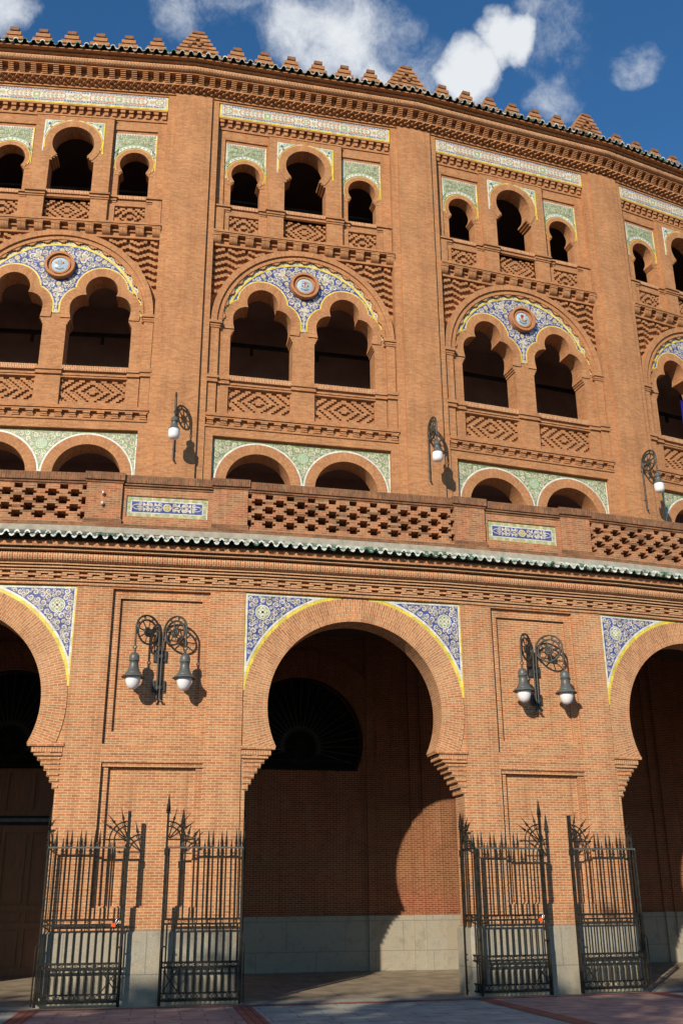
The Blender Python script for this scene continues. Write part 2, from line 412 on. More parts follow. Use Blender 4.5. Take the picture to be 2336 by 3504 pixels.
def frame(g, i, u=0., w=0., z=0.):
    """matrix of facet i of ring g: local x along, -y outward, z up"""
    R = {'L': RL, 'U': RU, 'B': RB}[g]; ph = TH0 + i * PER
    x = (R + w) * math.sin(ph) + u * math.cos(ph); y = -(R + w) * math.cos(ph) + u * math.sin(ph) + RL
    return Matrix.Translation((x, y, z)) @ Matrix.Rotation(ph, 4, 'Z')
def ringpt(g, ang, w, z):
    """point (builder coordinates u,z,w in WORLD axes) on the polygon ring at bay coordinate ang (already angle)"""
    R = {'L': RL, 'U': RU, 'B': RB}[g]
    return (R + w) * math.sin(ang), z, (R + w) * math.cos(ang) - RL
def arc(cu, cz, r, a0, a1, n):
    return [(cu + r * math.cos(a0 + (a1 - a0) * k / n), cz + r * math.sin(a0 + (a1 - a0) * k / n)) for k in range(n + 1)]
def sweep(mb, g, prof, b0, b1, step, half, swapset=(), hs=None):
    """sweep profile [(w,z,mat)] along the polygon ring from bay b0 to b1; facets centred on multiples of step, kinks midway"""
    R = {'L': RL, 'U': RU, 'B': RB}[g]
    ks = []; b = b0
    while b <= b1 + 1e-6: ks.append(b); b += step
    for j in range(len(ks) - 1):
        a0, a1 = TH0 + ks[j] * PER, TH0 + ks[j + 1] * PER
        s0 = (ks[j] - b0) * PER * R; s1 = (ks[j + 1] - b0) * PER * R
        k = 1 / math.cos((a1 - a0) / 2); acc = 0
        for p in range(len(prof) - 1):
            (w0, z0, m), (w1, z1, _) = prof[p][:3], prof[p + 1][:3]
            d = math.hypot(w1 - w0, z1 - z0)
            q = lambda a, w, z: ((R + w) * k * math.sin(a), z, (R + w) * k * math.cos(a) - RL)
            uv = [(s0, acc), (s1, acc), (s1, acc + d), (s0, acc + d)]
            if abs(z1 - z0) > .8 * d: uv = [(s0, z0), (s1, z0), (s1, z1), (s0, z1)]
            mb.face([q(a0, w0, z0), q(a1, w0, z0), q(a1, w1, z1), q(a0, w1, z1)], m, uv=uv, swap=p in swapset)
            acc += d

# ---------------------------------------------------------------- tile ornament: scrolls packed into a polygon
def seg_dist(P, poly):
    A = np.array(poly); B = np.roll(A, -1, 0); P = np.asarray(P)[:, None, :]
    AB = B - A; t = ((P - A) * AB).sum(2) / ((AB * AB).sum(1) + 1e-12); t = np.clip(t, 0, 1)
    d = np.sqrt((((A + t[..., None] * AB) - P) ** 2).sum(2)).min(1)
    x, y = P[:, 0, 0], P[:, 0, 1]; ins = np.zeros(len(x), bool)
    for (x0, y0), (x1, y1) in zip(A, B):
        c = ((y0 > y) != (y1 > y)) & (x < (x1 - x0) * (y - y0) / ((y1 - y0) or 1e-9) + x0); ins ^= c
    return np.where(ins, d, -d)
def pack(poly, radii, tries, seed, avoid=()):
    rng = np.random.default_rng(seed); A = np.array(poly); lo, hi = A.min(0), A.max(0)
    out = list(avoid); na = len(out)
    for r in radii:
        P = rng.uniform(lo, hi, (tries, 2)); d = seg_dist(P, poly)
        for p, dd in zip(P, d):
            if dd < r * .96: continue
            if all((p[0] - c[0]) ** 2 + (p[1] - c[1]) ** 2 > ((r + c[2]) * .97) ** 2 for c in out): out.append((p[0], p[1], r))
    return out[na:]
def scroll(mb, u, z, r, w, mat, rng, wd=.30):
    d = rng.choice((-1, 1)); a0 = rng.random() * 2 * pi; n = 13
    L = []; Rr = []
    for k in range(n + 1):
        t = k / n; a = a0 + d * t * 2 * pi * 1.35; q = r * (1 - .80 * t); h = r * wd * (.35 + .9 * math.sin(min(1, t * 1.15) * pi) ** .6) * .5 * (1 - .3 * t)
        c, s = math.cos(a), math.sin(a)
        L.append((u + (q + h) * c, z + (q + h) * s)); Rr.append((u + max(0, q - h) * c, z + max(0, q - h) * s))
    for k in range(n):
        mb.face([(p[0], p[1], w) for p in (L[k], L[k + 1], Rr[k + 1], Rr[k])], mat)
    mb.disc(u + r * .2 * math.cos(a), z + r * .2 * math.sin(a), r * .2, w, mat, 6)
    for j in range(2):   # acanthus leaves springing from the outer turn
        b = a0 + d * (.5 + 1.5 * j); cx, cz_ = u + r * .86 * math.cos(b), z + r * .86 * math.sin(b); e = b + d * 1.0
        dx, dz = math.cos(e), math.sin(e); l = r * .62; h = r * .2
        mb.face([(cx, cz_, w), (cx + dx * l * .5 - dz * h, cz_ + dz * l * .5 + dx * h, w), (cx + dx * l, cz_ + dz * l, w), (cx + dx * l * .45 + dz * h, cz_ + dz * l * .45 - dx * h, w)], mat)
def scrolls(mb, poly, radii, w, mat, seed, avoid=(), tries=900, wd=.34):
    rng = random.Random(seed)
    for c in pack(poly, radii, tries, seed, avoid): scroll(mb, c[0], c[1], c[2] * 1.04, w, mat, rng, wd)
def rosette(mb, u, z, r, w, m1='tile_gold', m2='tile_cream', n=8):
    pts = []
    for k in range(n * 4):
        a = 2 * pi * k / (n * 4); q = r * (1 - .16 * (.5 - .5 * math.cos(n * a)))
        pts.append((u + q * math.cos(a), z + q * math.sin(a), w))
    mb.face(pts, m1); mb.ann(u, z, r * .5, r * .68, w + .002, m2, 16); mb.disc(u, z, r * .25, w + .002, m2, 8)
def shrink(poly, d):
    """inset a polygon (CCW or CW) by d, crude"""
    A = np.array(poly); n = len(A); out = []
    area = sum(A[i][0] * A[(i + 1) % n][1] - A[(i + 1) % n][0] * A[i][1] for i in range(n)); s = 1 if area > 0 else -1
    for i in range(n):
        p, q, r = A[i - 1], A[i], A[(i + 1) % n]
        e1 = (q - p) / (np.linalg.norm(q - p) + 1e-9); e2 = (r - q) / (np.linalg.norm(r - q) + 1e-9)
        n1 = np.array((-e1[1], e1[0])) * s; n2 = np.array((-e2[1], e2[0])) * s
        m = n1 + n2; l = np.linalg.norm(m)
        if l < .35: m = n1; l = 1
        m = m / l; k = 1 / max(.35, float(m @ n1)); out.append(tuple(q + m * d * k))
    return out
def band(mb, poly, d0, d1, w, mat):
    a, b = shrink(poly, d0), shrink(poly, d1); n = len(poly)
    for i in range(n):
        j = (i + 1) % n
        mb.face([(p[0], p[1], w) for p in (a[i], a[j], b[j], b[i])], mat)
# ================================================================ THE BUILDING
ring_o = empty('bullring', 'round brick bullring with horseshoe arches, glazed tile panels and stepped battlements', 'building')
BU = 'brick_upper'
def rect(u0, u1, z0, z1): return [(u0, z0), (u1, z0), (u1, z1), (u0, z1)]
def horseshoe(cu, cz, r, zt, jh, zj, zb, steps=3, n=30):
    a0 = -math.asin((cz - zt) / r); th = r * math.cos(a0)
    side = [(jh, zb), (jh, zj)]
    for k in range(steps):
        x = jh + (th - jh) * (k + 1) / steps; z = zj + (zt - zj) * k / steps
        side += [(x, z)] if k == 0 else [(x, z)]
        side += [(x, zj + (zt - zj) * (k + 1) / steps)]
    A = arc(0, cz, r, a0, pi - a0, n)
    L = side + A + [(-x, z) for x, z in reversed(side)]
    out = []
    for p in L:
        if not out or math.hypot(p[0] - out[-1][0], p[1] - out[-1][1]) > 1e-4: out.append(p)
    return [(cu + x, z) for x, z in out], [(cu + x, z) for x, z in A], a0
def relief(mb, u0, u1, z0, z1, wb, wf, mat, rule, rh=.062, cw=.078):
    nr = max(1, round((z1 - z0) / rh)); nc = max(1, round((u1 - u0) / cw)); rh = (z1 - z0) / nr; cw = (u1 - u0) / nc
    for r in range(nr):
        c = 0
        while c < nc:
            if rule(u0 + (c + .5) * cw, z0 + (r + .5) * rh, r, c):
                e = c
                while e < nc and rule(u0 + (e + .5) * cw, z0 + (r + .5) * rh, r, e): e += 1
                mb.box(u0 + c * cw, u0 + e * cw, z0 + r * rh, z0 + (r + 1) * rh, wb, wf - .004 * (r % 2), mat); c = e
            else: c += 1
def diamonds(uc, zc, px, pz, duty=.53): return lambda u, z, r, c: ((abs(u - uc) / px + abs(z - zc) / pz) % 1.0) < duty
def lobed(cu):
    """half outlines mirrored: five-lobed horseshoe window; returns opening, intrados, extrados"""
    C1, r1, R1 = (0, 19.06), .48, .755
    C2, r2, R2 = (.464, 18.43), .441, .72
    ai = math.atan2(18.87 - 19.06, .435); bi = math.atan2(18.87 - 18.43, .435 - .464)
    # extrados cusp: intersection of the two big circles (right one)
    d = math.hypot(C2[0] - C1[0], C2[1] - C1[1]); a = (R1 * R1 - R2 * R2 + d * d) / (2 * d); h = math.sqrt(R1 * R1 - a * a)
    ex, ez = (C2[0] - C1[0]) / d, (C2[1] - C1[1]) / d
    q = max(((C1[0] + a * ex - s * h * ez, C1[1] + a * ez + s * h * ex) for s in (1, -1)), key=lambda p: p[0])
    Ai = math.atan2(q[1] - C1[1], q[0] - C1[0]); Bi = math.atan2(q[1] - C2[1], q[0] - C2[0])
    n1, n2 = 12, 12
    top_i = [(C1[0] + r1 * math.cos(t), C1[1] + r1 * math.sin(t)) for t in np.linspace(pi / 2, ai, n1)]
    top_o = [(C1[0] + R1 * math.cos(t), C1[1] + R1 * math.sin(t)) for t in np.linspace(pi / 2, Ai, n1)]
    low_i = [(C2[0] + r2 * math.cos(t), C2[1] + r2 * math.sin(t)) for t in np.linspace(bi, 0, n2)] + [(.893, 18.24), (.857, 18.05)]
    low_o = [(C2[0] + R2 * math.cos(t), C2[1] + R2 * math.sin(t)) for t in np.linspace(Bi, 0, n2)] + [(1.182, 18.24), (1.16, 18.05)]
    ii = top_i + low_i; oo = top_o + low_o
    jam = [(.857, 17.99), (.893, 17.99), (.893, 17.92), (.927, 17.92), (.927, 17.84), (.96, 17.84), (.96, 16.40)]
    half = ii + jam
    opening = [(cu + x, z) for x, z in half] + [(cu - x, z) for x, z in reversed(half[1:])]
    intr = [(cu - x, z) for x, z in reversed(ii[1:])] + [(cu + x, z) for x, z in ii]
    extr = [(cu - x, z) for x, z in reversed(oo[1:])] + [(cu + x, z) for x, z in oo]
    return opening, intr, extr

# ---------------- one upper bay (all brickwork of the field between two pilasters)
def upper_bay():
    mb = MB(); WB = -.74; E = 2.93
    # A/B window zone
    SL = [rect(-2.66, -1.25, 22.52, 25.20), rect(1.25, 2.62, 22.52, 25.20)]
    mb.plate(rect(-E, E, 22.30, 25.95), SL + [rect(-1.20, 1.20, 22.36, 25.50)], -.30, -.17, BU, sides=False)
    mb.plate(rect(-2.92, 2.92, 25.56, 25.66), [], -.17, -.13, BU)
    for k in range(22):
        u = -2.80 + k * 5.6 / 21
        mb.box(u - .065, u + .065, 25.66, 25.775, -.17, -.075, BU); mb.box(u - .075, u + .075, 25.80, 25.90, -.17, -.03, BU); mb.box(u - .06, u + .06, 25.775, 25.80, -.17, -.10, BU)
    mb.box(-2.91, 2.91, 25.90, 25.955, -.2, -.005, BU)
    for s, r in zip((-1, 1), SL):
        cu = 1.95 * s
        op, A, a0 = horseshoe(cu, 23.88, .47, 23.59, .478, 23.44, 22.50)
        mb.plate(r, [op], -.62, -.22, BU, sides=False)
        mb.ring(A, arc(cu, 23.88, .605, a0, pi - a0, 30), -.22, -.20, BU)
        mb.box(cu - .60, cu - .475, 23.44, 23.50, -.22, -.205, BU); mb.box(cu + .475, cu + .60, 23.44, 23.50, -.22, -.205, BU)
    op, A, a0 = horseshoe(0, 24.42, .655, 23.96, .69, 23.74, 22.50)
    mb.plate(rect(-1.22, 1.22, 22.30, 25.55), [op], -.60, -.05, BU)
    mb.ring(A, arc(0, 24.42, .885, a0, pi - a0, 30), -.05, -.03, BU)
    mb.box(-1.24, 1.24, 25.50, 25.56, -.2, -.03, BU)
    # sills and caps
    for u0, u1, w in ((-2.45, -1.48, -.10), (-.70, .70, 0.), (1.47, 2.45, -.10)):
        mb.box(u0, u1, 22.44, 22.57, -.66, w, 'brick_soldier', swap=True)
        mb.box(u0, u1, 22.32, 22.375, -.3, w - .02, BU)
    for u0, u1, w in ((-2.90, -2.42, -.06), (-1.50, -1.26, -.06), (-1.28, -.68, .06), (.68, 1.28, .06), (1.26, 1.50, -.06), (2.42, 2.90, -.06)):
        mb.box(u0, u1, 22.50, 22.56, -.3, w - .05, BU); mb.box(u0 - .02, u1 + .02, 22.45, 22.505, -.3, w + .03, BU)
        mb.box(u0, u1, 22.345, 22.40, -.3, w + .005, BU); mb.box(u0 + .01, u1 - .01, 22.40, 22.45, -.3, w - .03, BU); mb.box(u0 + .01, u1 - .01, 22.29, 22.345, -.3, w - .03, BU)
    # C balustrade panels
    P = ((-2.45, -1.50, 21.50, 22.17), (-.71, .71, 21.58, 22.30), (1.45, 2.40, 21.50, 22.17))
    mb.plate(rect(-E, E, 21.43, 22.31), [rect(*p) for p in P], -.28, -.11, BU, sides=False)
    for s in (-1, 1):
        a, b = sorted((s * .71, s * 1.24)); mb.box(a, b, 21.43, 22.30, -.2, .0, BU)
        a, b = sorted((s * 2.62, s * 2.90)); mb.box(a, b, 21.43, 22.36, -.2, -.05, BU)
    for p in P:
        mb.face([(p[0], p[2], -.24), (p[1], p[2], -.24), (p[1], p[3], -.24), (p[0], p[3], -.24)], BU)
        px = .245; relief(mb, p[0] + .01, p[1] - .01, p[2] + .01, p[3] - .04, -.24, -.15, BU, diamonds((p[0] + p[1]) / 2, (p[2] + p[3]) / 2 - .01, px, .205))
    # D modillion course
    mb.box(-E, E, 21.36, 21.43, -.2, .13, BU); mb.box(-E, E, 21.315, 21.36, -.2, .10, BU)
    mb.box(-E, E, 21.03, 21.315, -.3, -.10, BU); mb.box(-E, E, 20.96, 21.03, -.3, -.07, BU)
    for k in range(12):
        u = -2.81 + k * .511
        rows = []
        for q in range(9):
            t = q / 8 * pi / 2
            rows.append([(x, 21.25 - .22 * math.sin(t), -.12 + .20 * math.cos(t)) for x in (u - .125, u + .125)])
        mb.grid(rows, BU, uvf=lambda a, b: (a * .04, b * .25), smooth=False)
        mb.box(u - .135, u + .135, 21.25, 21.30, -.2, .10, BU)
        for x in (u - .125, u + .125): mb.face([(x, 21.25, -.12)] + [(x, 21.25 - .22 * math.sin(t), -.12 + .20 * math.cos(t)) for t in np.linspace(0, pi / 2, 9)], BU)
        if k < 11: mb.box(u + .125, u + .386, 21.18, 21.225, -.2, -.03, BU)
    # E arch zone
    oc = arc(0, 18.2, 2.88, 0, pi, 48)
    mb.plate([(-E, 18.0)] + [(-2.88, 18.0)] + list(reversed(oc)) + [(2.88, 18.0), (E, 18.0), (E, 21.0), (-E, 21.0)], [], -.40, -.25, BU, sides=False)
    offs = (0, .045, .09, .135, .09, .045)
    for row in range(12):
        z = 18.30 + row * .245
        for k in range(54):
            u = -2.85 + k * .1056; zz = z + offs[k % 6]; uc = u + .053
            if math.hypot(uc, zz + .05 - 18.2) < 2.97 or zz + .1 > 20.97: continue
            mb.box(u, u + .1056, zz, zz + .10, -.25, -.13 - .003 * (k % 2), BU)
    L, Li, Lo = lobed(-1.30); Rr, Ri, Ro = lobed(1.30)
    Rr = [(x, z) for x, z in Rr]
    base = arc(0, 18.2, 2.62, 0, pi, 48)
    mb.plate([(2.93, 15.1), (2.93, 18.0), (2.62, 18.0)] + base + [(-2.62, 18.0), (-2.93, 18.0), (-2.93, 15.1)],
             [L, Rr, rect(-2.31, -.40, 15.28, 16.02), rect(.32, 2.22, 15.28, 16.02)], WB, -.14, BU, sides=False)
    for I, O in ((Li, Lo), (Ri, Ro)): mb.ring(I, O, -.14, -.105, BU)
    mb.ring(arc(0, 18.2, 2.70, 0, pi, 56), arc(0, 18.2, 2.88, 0, pi, 56), -.3, .0, BU)
    mb.ring(arc(0, 18.2, 2.60, 0, pi, 56), arc(0, 18.2, 2.70, 0, pi, 56), -.3, -.06, BU)
    mb.ring(arc(0, 18.2, 2.545, 0, pi, 56), arc(0, 18.2, 2.60, 0, pi, 56), -.3, -.03, BU)
    for k in range(17):   # brick teeth on the tile border
        a = pi * (k + .5) / 17; d = .052
        for r0, r1, q in ((2.505, 2.55, d), (2.465, 2.505, d * .5)):
            mb.ring(arc(0, 18.2, r0, a - q, a + q, 3), arc(0, 18.2, r1, a - q, a + q, 3), -.14, -.055, BU)
    for s in (-1, 1):
        for u0, u1, z0, z1, w in ((2.55, 2.93, 18.12, 18.20, .05), (2.58, 2.93, 18.05, 18.12, .0), (2.60, 2.93, 17.99, 18.04, -.02), (2.62, 2.90, 16.34, 17.99, -.05), (2.55, 2.93, 17.985, 18.0, -.04)):
            a, b = sorted((s * u0, s * u1)); mb.box(a, b, z0, z1, -.2, w, BU)
    # F sill band
    for u0, u1 in ((-2.28, -.36), (.34, 2.26)): mb.box(u0, u1, 16.25, 16.41, -.78, -.05, 'brick_soldier', swap=True); mb.box(u0, u1, 16.10, 16.15, -.3, -.06, BU); mb.box(u0, u1, 16.04, 16.10, -.3, -.09, BU)
    for u0, u1, w in ((-2.93, -2.62, .06), (-2.62, -2.26, -.01), (-.38, .36, .01), (2.24, 2.62, -.01), (2.62, 2.93, .06)):
        mb.box(u0, u1, 16.32, 16.38, -.3, w - .05, BU); mb.box(u0 - .02, u1 + .02, 16.24, 16.315, -.3, w, BU); mb.box(u0, u1, 16.165, 16.24, -.3, w - .045, BU); mb.box(u0 - .01, u1 + .01, 16.11, 16.165, -.3, w - .02, BU)
        mb.box(u0 + .02, u1 - .02, 15.1, 16.11, -.3, w - .09, BU)
    for u0, u1 in ((-2.31, -.40), (.32, 2.22)):
        z0, z1 = 15.28, 16.02; mb.face([(u0, z0, -.25), (u1, z0, -.25), (u1, z1, -.25), (u0, z1, -.25)], BU)
        relief(mb, u0 + .01, u1 - .01, z0 + .01, z1 - .03, -.25, -.17, BU, diamonds((u0 + u1) / 2, (z0 + z1) / 2, .32, .235))
    # G lower moulding
    for z0, z1, w in ((15.02, 15.10, .02), (14.96, 15.02, .11), (14.905, 14.955, .07), (14.70, 14.905, -.05), (14.63, 14.685, .04)):
        mb.box(-E, E, z0, z1, -.3, w, BU)
    for k in range(15):
        u = -2.78 + k * .398
        mb.box(u - .105, u + .105, 14.845, 14.90, -.1, .07, BU); mb.box(u - .085, u + .085, 14.785, 14.835, -.1, .03, BU); mb.box(u - .105, u + .105, 14.725, 14.775, -.1, .015, BU)
    mb.plate(rect(-E, E, 9.1, 14.63), [rect(-2.68, 2.68, 9.1, 14.37)], -.3, .0, BU, sides=False)
    lo = []
    for s in (-1, 1):
        c = 1.31 * s; lo.append([(c + .95, 9.2)] + arc(c, 12.98, .95, 0, pi, 30) + [(c - .95, 9.2)])
    mb.plate(rect(-2.68, 2.68, 9.1, 14.37), lo, WB, -.13, BU, sides=False)
    for s in (-1, 1):
        c = 1.31 * s; mb.ring(arc(c, 12.98, .95, 0, pi, 30), arc(c, 12.98, 1.25, 0, pi, 30), -.13, -.10, BU)
        for q in (-1, 1):
            a, b = sorted((c + q * .95, c + q * 1.25)); mb.box(a, b, 9.2, 12.98, -.13, -.10, BU)
    return mb

def tile_frieze():
    mb = MB(); u0, u1, z0, z1 = -2.907, 2.907, 25.957, 26.50; w = .012
    mb.box(u0, u1, z0, z1, -.2, .0, 'tile_yellow')
    mb.box(u0 + .05, u1 - .05, z0 + .055, z1 - .01, 0, .006, 'tile_white'); mb.box(u0 + .085, u1 - .085, z0 + .085, z1 - .04, 0, .009, 'tile_blue')
    mb.box(u0 + .095, u1 - .095, z0 + .095, z1 - .05, 0, .011, 'tile_ice')
    zc = (z0 + z1) / 2 + .02; rng = random.Random(5)
    P = [(u0 + .11, z0 + .11), (u1 - .11, z0 + .11), (u1 - .11, z1 - .065), (u0 + .11, z1 - .065)]
    for sgn in (-1, 1):     # small blue scrolls along both edges
        k = 0; u = u0 + .16
        while u < u1 - .14:
            scroll(mb, u, zc + sgn * .172, .036, w + .002, 'tile_blue', rng, .42); u += .09
    def cross(u):
        mb.ann(u, zc, .155, .185, w + .004, 'tile_white', 20); mb.disc(u, zc, .155, w + .004, 'tile_orange', 18); mb.disc(u, zc, .12, w + .006, 'tile_ice', 16)
        for a in (45, 135, 225, 315):
            c, s = math.cos(R_(a)), math.sin(R_(a))
            mb.face([(u, zc, w + .008), (u + .10 * c - .035 * s, zc + .10 * s + .035 * c, w + .008), (u + .10 * c + .035 * s, zc + .10 * s - .035 * c, w + .008)], 'tile_green_pale')
    def dot(u): mb.disc(u, zc, .085, w + .004, 'tile_white', 14); mb.disc(u, zc, .065, w + .006, 'tile_gold', 14)
    def cartouche(ua, ub):
        r = .145; n = 10
        for rr, m, ww in ((.165, 'tile_white', .004), (.142, 'tile_orange', .006), (.108, 'tile_ice', .008)):
            pts = [(ub - .165 + rr * math.cos(t), zc + rr * math.sin(t), w + ww) for t in np.linspace(-pi / 2, pi / 2, n)] + [(ua + .165 + rr * math.cos(t), zc + rr * math.sin(t), w + ww) for t in np.linspace(pi / 2, 1.5 * pi, n)]
            mb.face(pts, m)
        m = (ua + ub) / 2
        mb.box(m - .13, m + .13, zc - .135, zc + .135, w, w + .010, 'tile_white'); mb.box(m - .11, m + .11, zc - .115, zc + .115, w, w + .012, 'tile_green_pale')
        mb.box(m - .07, m + .07, zc - .07, zc + .07, w, w + .014, 'tile_gold'); mb.box(m - .045, m + .045, zc - .045, zc + .045, w, w + .016, 'tile_ice')
        L = (ub - ua) / 2 - .16; nn = 5
        for s in (-1, 1):
            for k in range(nn):
                u = m + s * (.22 + k * (L - .26) / (nn - 1)); mt = ('tile_orange', 'tile_green')[k % 2]; mt2 = ('tile_green', 'tile_orange')[k % 2]
                mb.face([(u - .055, zc, w + .011), (u, zc + .05, w + .011), (u + .055, zc, w + .011), (u, zc - .05, w + .011)], mt)
                mb.disc(u, zc, .022, w + .013, 'tile_white', 8)
                for q in (-1, 1):
                    mb.face([(u - .05, zc + q * .06, w + .011), (u + .03, zc + q * .105, w + .011), (u + .075, zc + q * .07, w + .011), (u + .02, zc + q * .07, w + .011)], mt2)
    for c in (-2.62, 0, 2.62): cross(c)
    for c in (-2.37, -.25, .25, 2.37): dot(c)
    cartouche(-2.27, -.35); cartouche(.35, 2.27)
    return mb

def green_panel(s):
    """spandrel of a small window"""
    mb = MB(); cu = 1.95 * s; w = -.205
    u0, u1, z0, z1 = cu - .665, cu + .665, 23.66, 25.08
    a = math.asin(.18 / .665) * -1
    A = arc(cu, 23.88, .655, -.30, pi + .30, 36)
    poly = [(u0, z0)] + [(u0, z1), (u1, z1), (u1, z0)] + [p for p in A if u0 + .004 < p[0] < u1 - .004]
    mb.plate(poly, [], -.22, w, 'tile_white')
    mb.ring(arc(cu, 23.88, .605, -.45, pi + .45, 40), arc(cu, 23.88, .628, -.45, pi + .45, 40), -.22, w + .006, 'tile_yellow', edges=False)
    q = s if s else 1
    mb.box(u1 - .03, u1, z0 + .03, z1, w - .01, w + .004, 'tile_yellow')
    inner = [(u0 + .11, z1 - .11), (u1 - .13, z1 - .11), (u1 - .13, 24.16)] + [p for p in arc(cu, 23.88, .79, .35, pi - .35, 20)] + [(u0 + .11, 24.16)]
    mb.poly(inner, w + .003, 'tile_green')
    band(mb, inner, -.03, -.012, w + .003, 'tile_green')
    scrolls(mb, inner, (.062, .05, .04, .03), w + .006, 'tile_cream', 31 + s, tries=500, wd=.36)
    # dotted border
    rng = random.Random(3)
    for t in np.linspace(.1, pi - .1, 17): scroll(mb, cu + .715 * math.cos(t), 23.88 + .715 * math.sin(t), .030, w + .004, 'tile_green_pale', rng, .5)
    for t in np.linspace(u0 + .06, u1 - .08, 16): scroll(mb, t, z1 - .05, .028, w + .004, 'tile_brown', rng, .5)
    for t in np.linspace(23.95, z1 - .1, 13):
        scroll(mb, u1 - .075, t, .028, w + .004, 'tile_brown', rng, .5); scroll(mb, u0 + .055, t, .028, w + .004, 'tile_green_pale', rng, .5)
    return mb

def white_panel():
    mb = MB(); w = -.04; rng = random.Random(8)
    for s in (-1, 1):
        A = [p for p in arc(0, 24.42, .93, -.1, pi / 2 - .12, 24)]
        poly = [(x * s, z) for x, z in [(.945, 24.07)] + [(.945, 25.30)] + [(.16, 25.30)] + [p for p in reversed(A)] if True]
        poly = [p for p in poly if abs(p[0]) <= .9451]
        mb.plate(poly, [], -.05, w, 'tile_white')
        inner = [(x * s, z) for x, z in [(.905, 24.75), (.905, 25.26), (.42, 25.26)] + list(reversed(arc(0, 24.42, 1.0, .36, 1.08, 10)))]
        mb.poly(inner, w + .002, 'tile_green_pale'); scrolls(mb, inner, (.07, .05, .035), w + .004, 'tile_white', 12 + s, tries=300, wd=.5)
        for k in range(2): mb.disc(s * (.80 - .05 * k), 25.15 - .12 * k, .045, w + .006, ('tile_blue', 'tile_orange')[k], 10)
        mb.ring([(x * s, z) for x, z in arc(0, 24.42, .885, -.25, pi / 2 - .10, 24)], [(x * s, z) for x, z in arc(0, 24.42, .912, -.25, pi / 2 - .10, 24)], -.05, w + .005, 'tile_yellow', edges=False)
        a, b = sorted((s * .912, s * .95)); mb.box(a, b, 24.05, 25.30, -.05, w + .004, 'tile_yellow' if s > 0 else 'tile_white')
    return mb

def tympanum():
    mb = MB(); w = -.118; z0 = 18.2
    _, _, Lo = lobed(-1.30); _, _, Ro = lobed(1.30)
    Lo = [p for p in Lo if p[1] > 18.22]; Ro = [p for p in Ro if p[1] > 18.22]
    outer = arc(0, 18.2, 2.55, 0, pi, 60)
    poly = outer + [(-2.485, 18.2)] + Lo + [(-.10, 18.2), (.10, 18.2)] + Ro + [(2.485, 18.2)]
    mb.plate(poly, [], -.14, w, 'tile_cream', sides=False)
    o2 = arc(0, 18.2, 2.37, .06, pi - .06, 56)
    def off(P, c, d):   # push extrados outwards
        out = []
        for i, p in enumerate(P):
            a, b = P[max(0, i - 1)], P[min(len(P) - 1, i + 1)]; t = (b[0] - a[0], b[1] - a[1]); l = math.hypot(*t) + 1e-9
            out.append((p[0] - t[1] / l * d, p[1] + t[0] / l * d))
        return out
    L1, R1 = off(Lo, -1.3, .055), off(Ro, 1.3, .055)
    core = [p for p in o2] + [p for p in L1 if math.hypot(p[0], p[1] - 18.2) < 2.345] + [(-.045, 18.34), (.045, 18.34)] + [p for p in R1 if math.hypot(p[0], p[1] - 18.2) < 2.345]
    mb.poly(core, w + .003, 'tile_blue')
    for P, O in ((Lo, off(Lo, 0, .034)), (Ro, off(Ro, 0, .034))): mb.ring(P, O, w, w + .004, 'tile_yellow', edges=False)
    mb.ring(arc(0, 18.2, 2.375, .02, pi - .02, 60), arc(0, 18.2, 2.435, .02, pi - .02, 60), w, w + .004, 'tile_yellow', edges=False)
    for a in (-.10, .065): mb.box(a, a + .035, 18.205, 18.55, w, w + .005, 'tile_yellow')
    for k in range(17):
        for d in (-.5, .5):
            a = pi * (k + .5) / 17 + d * pi / 17 * .5 * 2 * .5 + (d > 0) * 0
        a = pi * (k + 1.0) / 17
        if k < 16:
            mb.disc(2.485 * math.cos(a), 18.2 + 2.485 * math.sin(a), .032, w + .004, 'tile_green', 8)
            for d in (-.028, .028): mb.disc(2.475 * math.cos(a + d), 18.2 + 2.475 * math.sin(a + d), .018, w + .004, 'tile_gold', 6)
    ros = [(0, 20.41, .085), (-.56, 19.88, .075), (.56, 19.88, .075), (0, 19.22, .08), (-1.30, 20.05, .09), (1.30, 20.05, .09)]
    for u, z, r in ros: rosette(mb, u, z, r, w + .006)
    av = [(0, 19.81, .47)] + [(u, z, r * 1.05) for u, z, r in ros]
    scrolls(mb, core, (.10, .085, .07, .055, .043, .032, .024), w + .006, 'tile_cream', 77, av, 2600, .50)
    for s in (-1, 1):     # palmettes beside the medallion
        for b in (-40, -15, 12, 38):
            c, q = math.cos(R_(b + 45)), math.sin(R_(b + 45)); u, z = s * .62, 20.14
            mb.face([(u, z, w + .008), (u + s * (.14 * c - .04 * q), z + .14 * q + .04 * c, w + .008), (u + s * .23 * c, z + .23 * q, w + .008), (u + s * (.14 * c + .04 * q), z + .14 * q - .04 * c, w + .008)], 'tile_cream')
        mb.disc(s * .60, 20.11, .05, w + .009, 'tile_gold', 8)
    for b in (-60, -30, 0, 30, 60):
        c, q = math.sin(R_(b)), math.cos(R_(b)); u, z = 0, 18.92
        mb.face([(u, z, w + .008), (u + .09 * c - .03 * q, z + .09 * q + .03 * c, w + .008), (u + .18 * c, z + .18 * q, w + .008), (u + .09 * c + .03 * q, z + .09 * q - .03 * c, w + .008)], 'tile_cream')
    mb.box(-.02, .02, 18.36, 18.92, w, w + .008, 'tile_cream')
    return mb

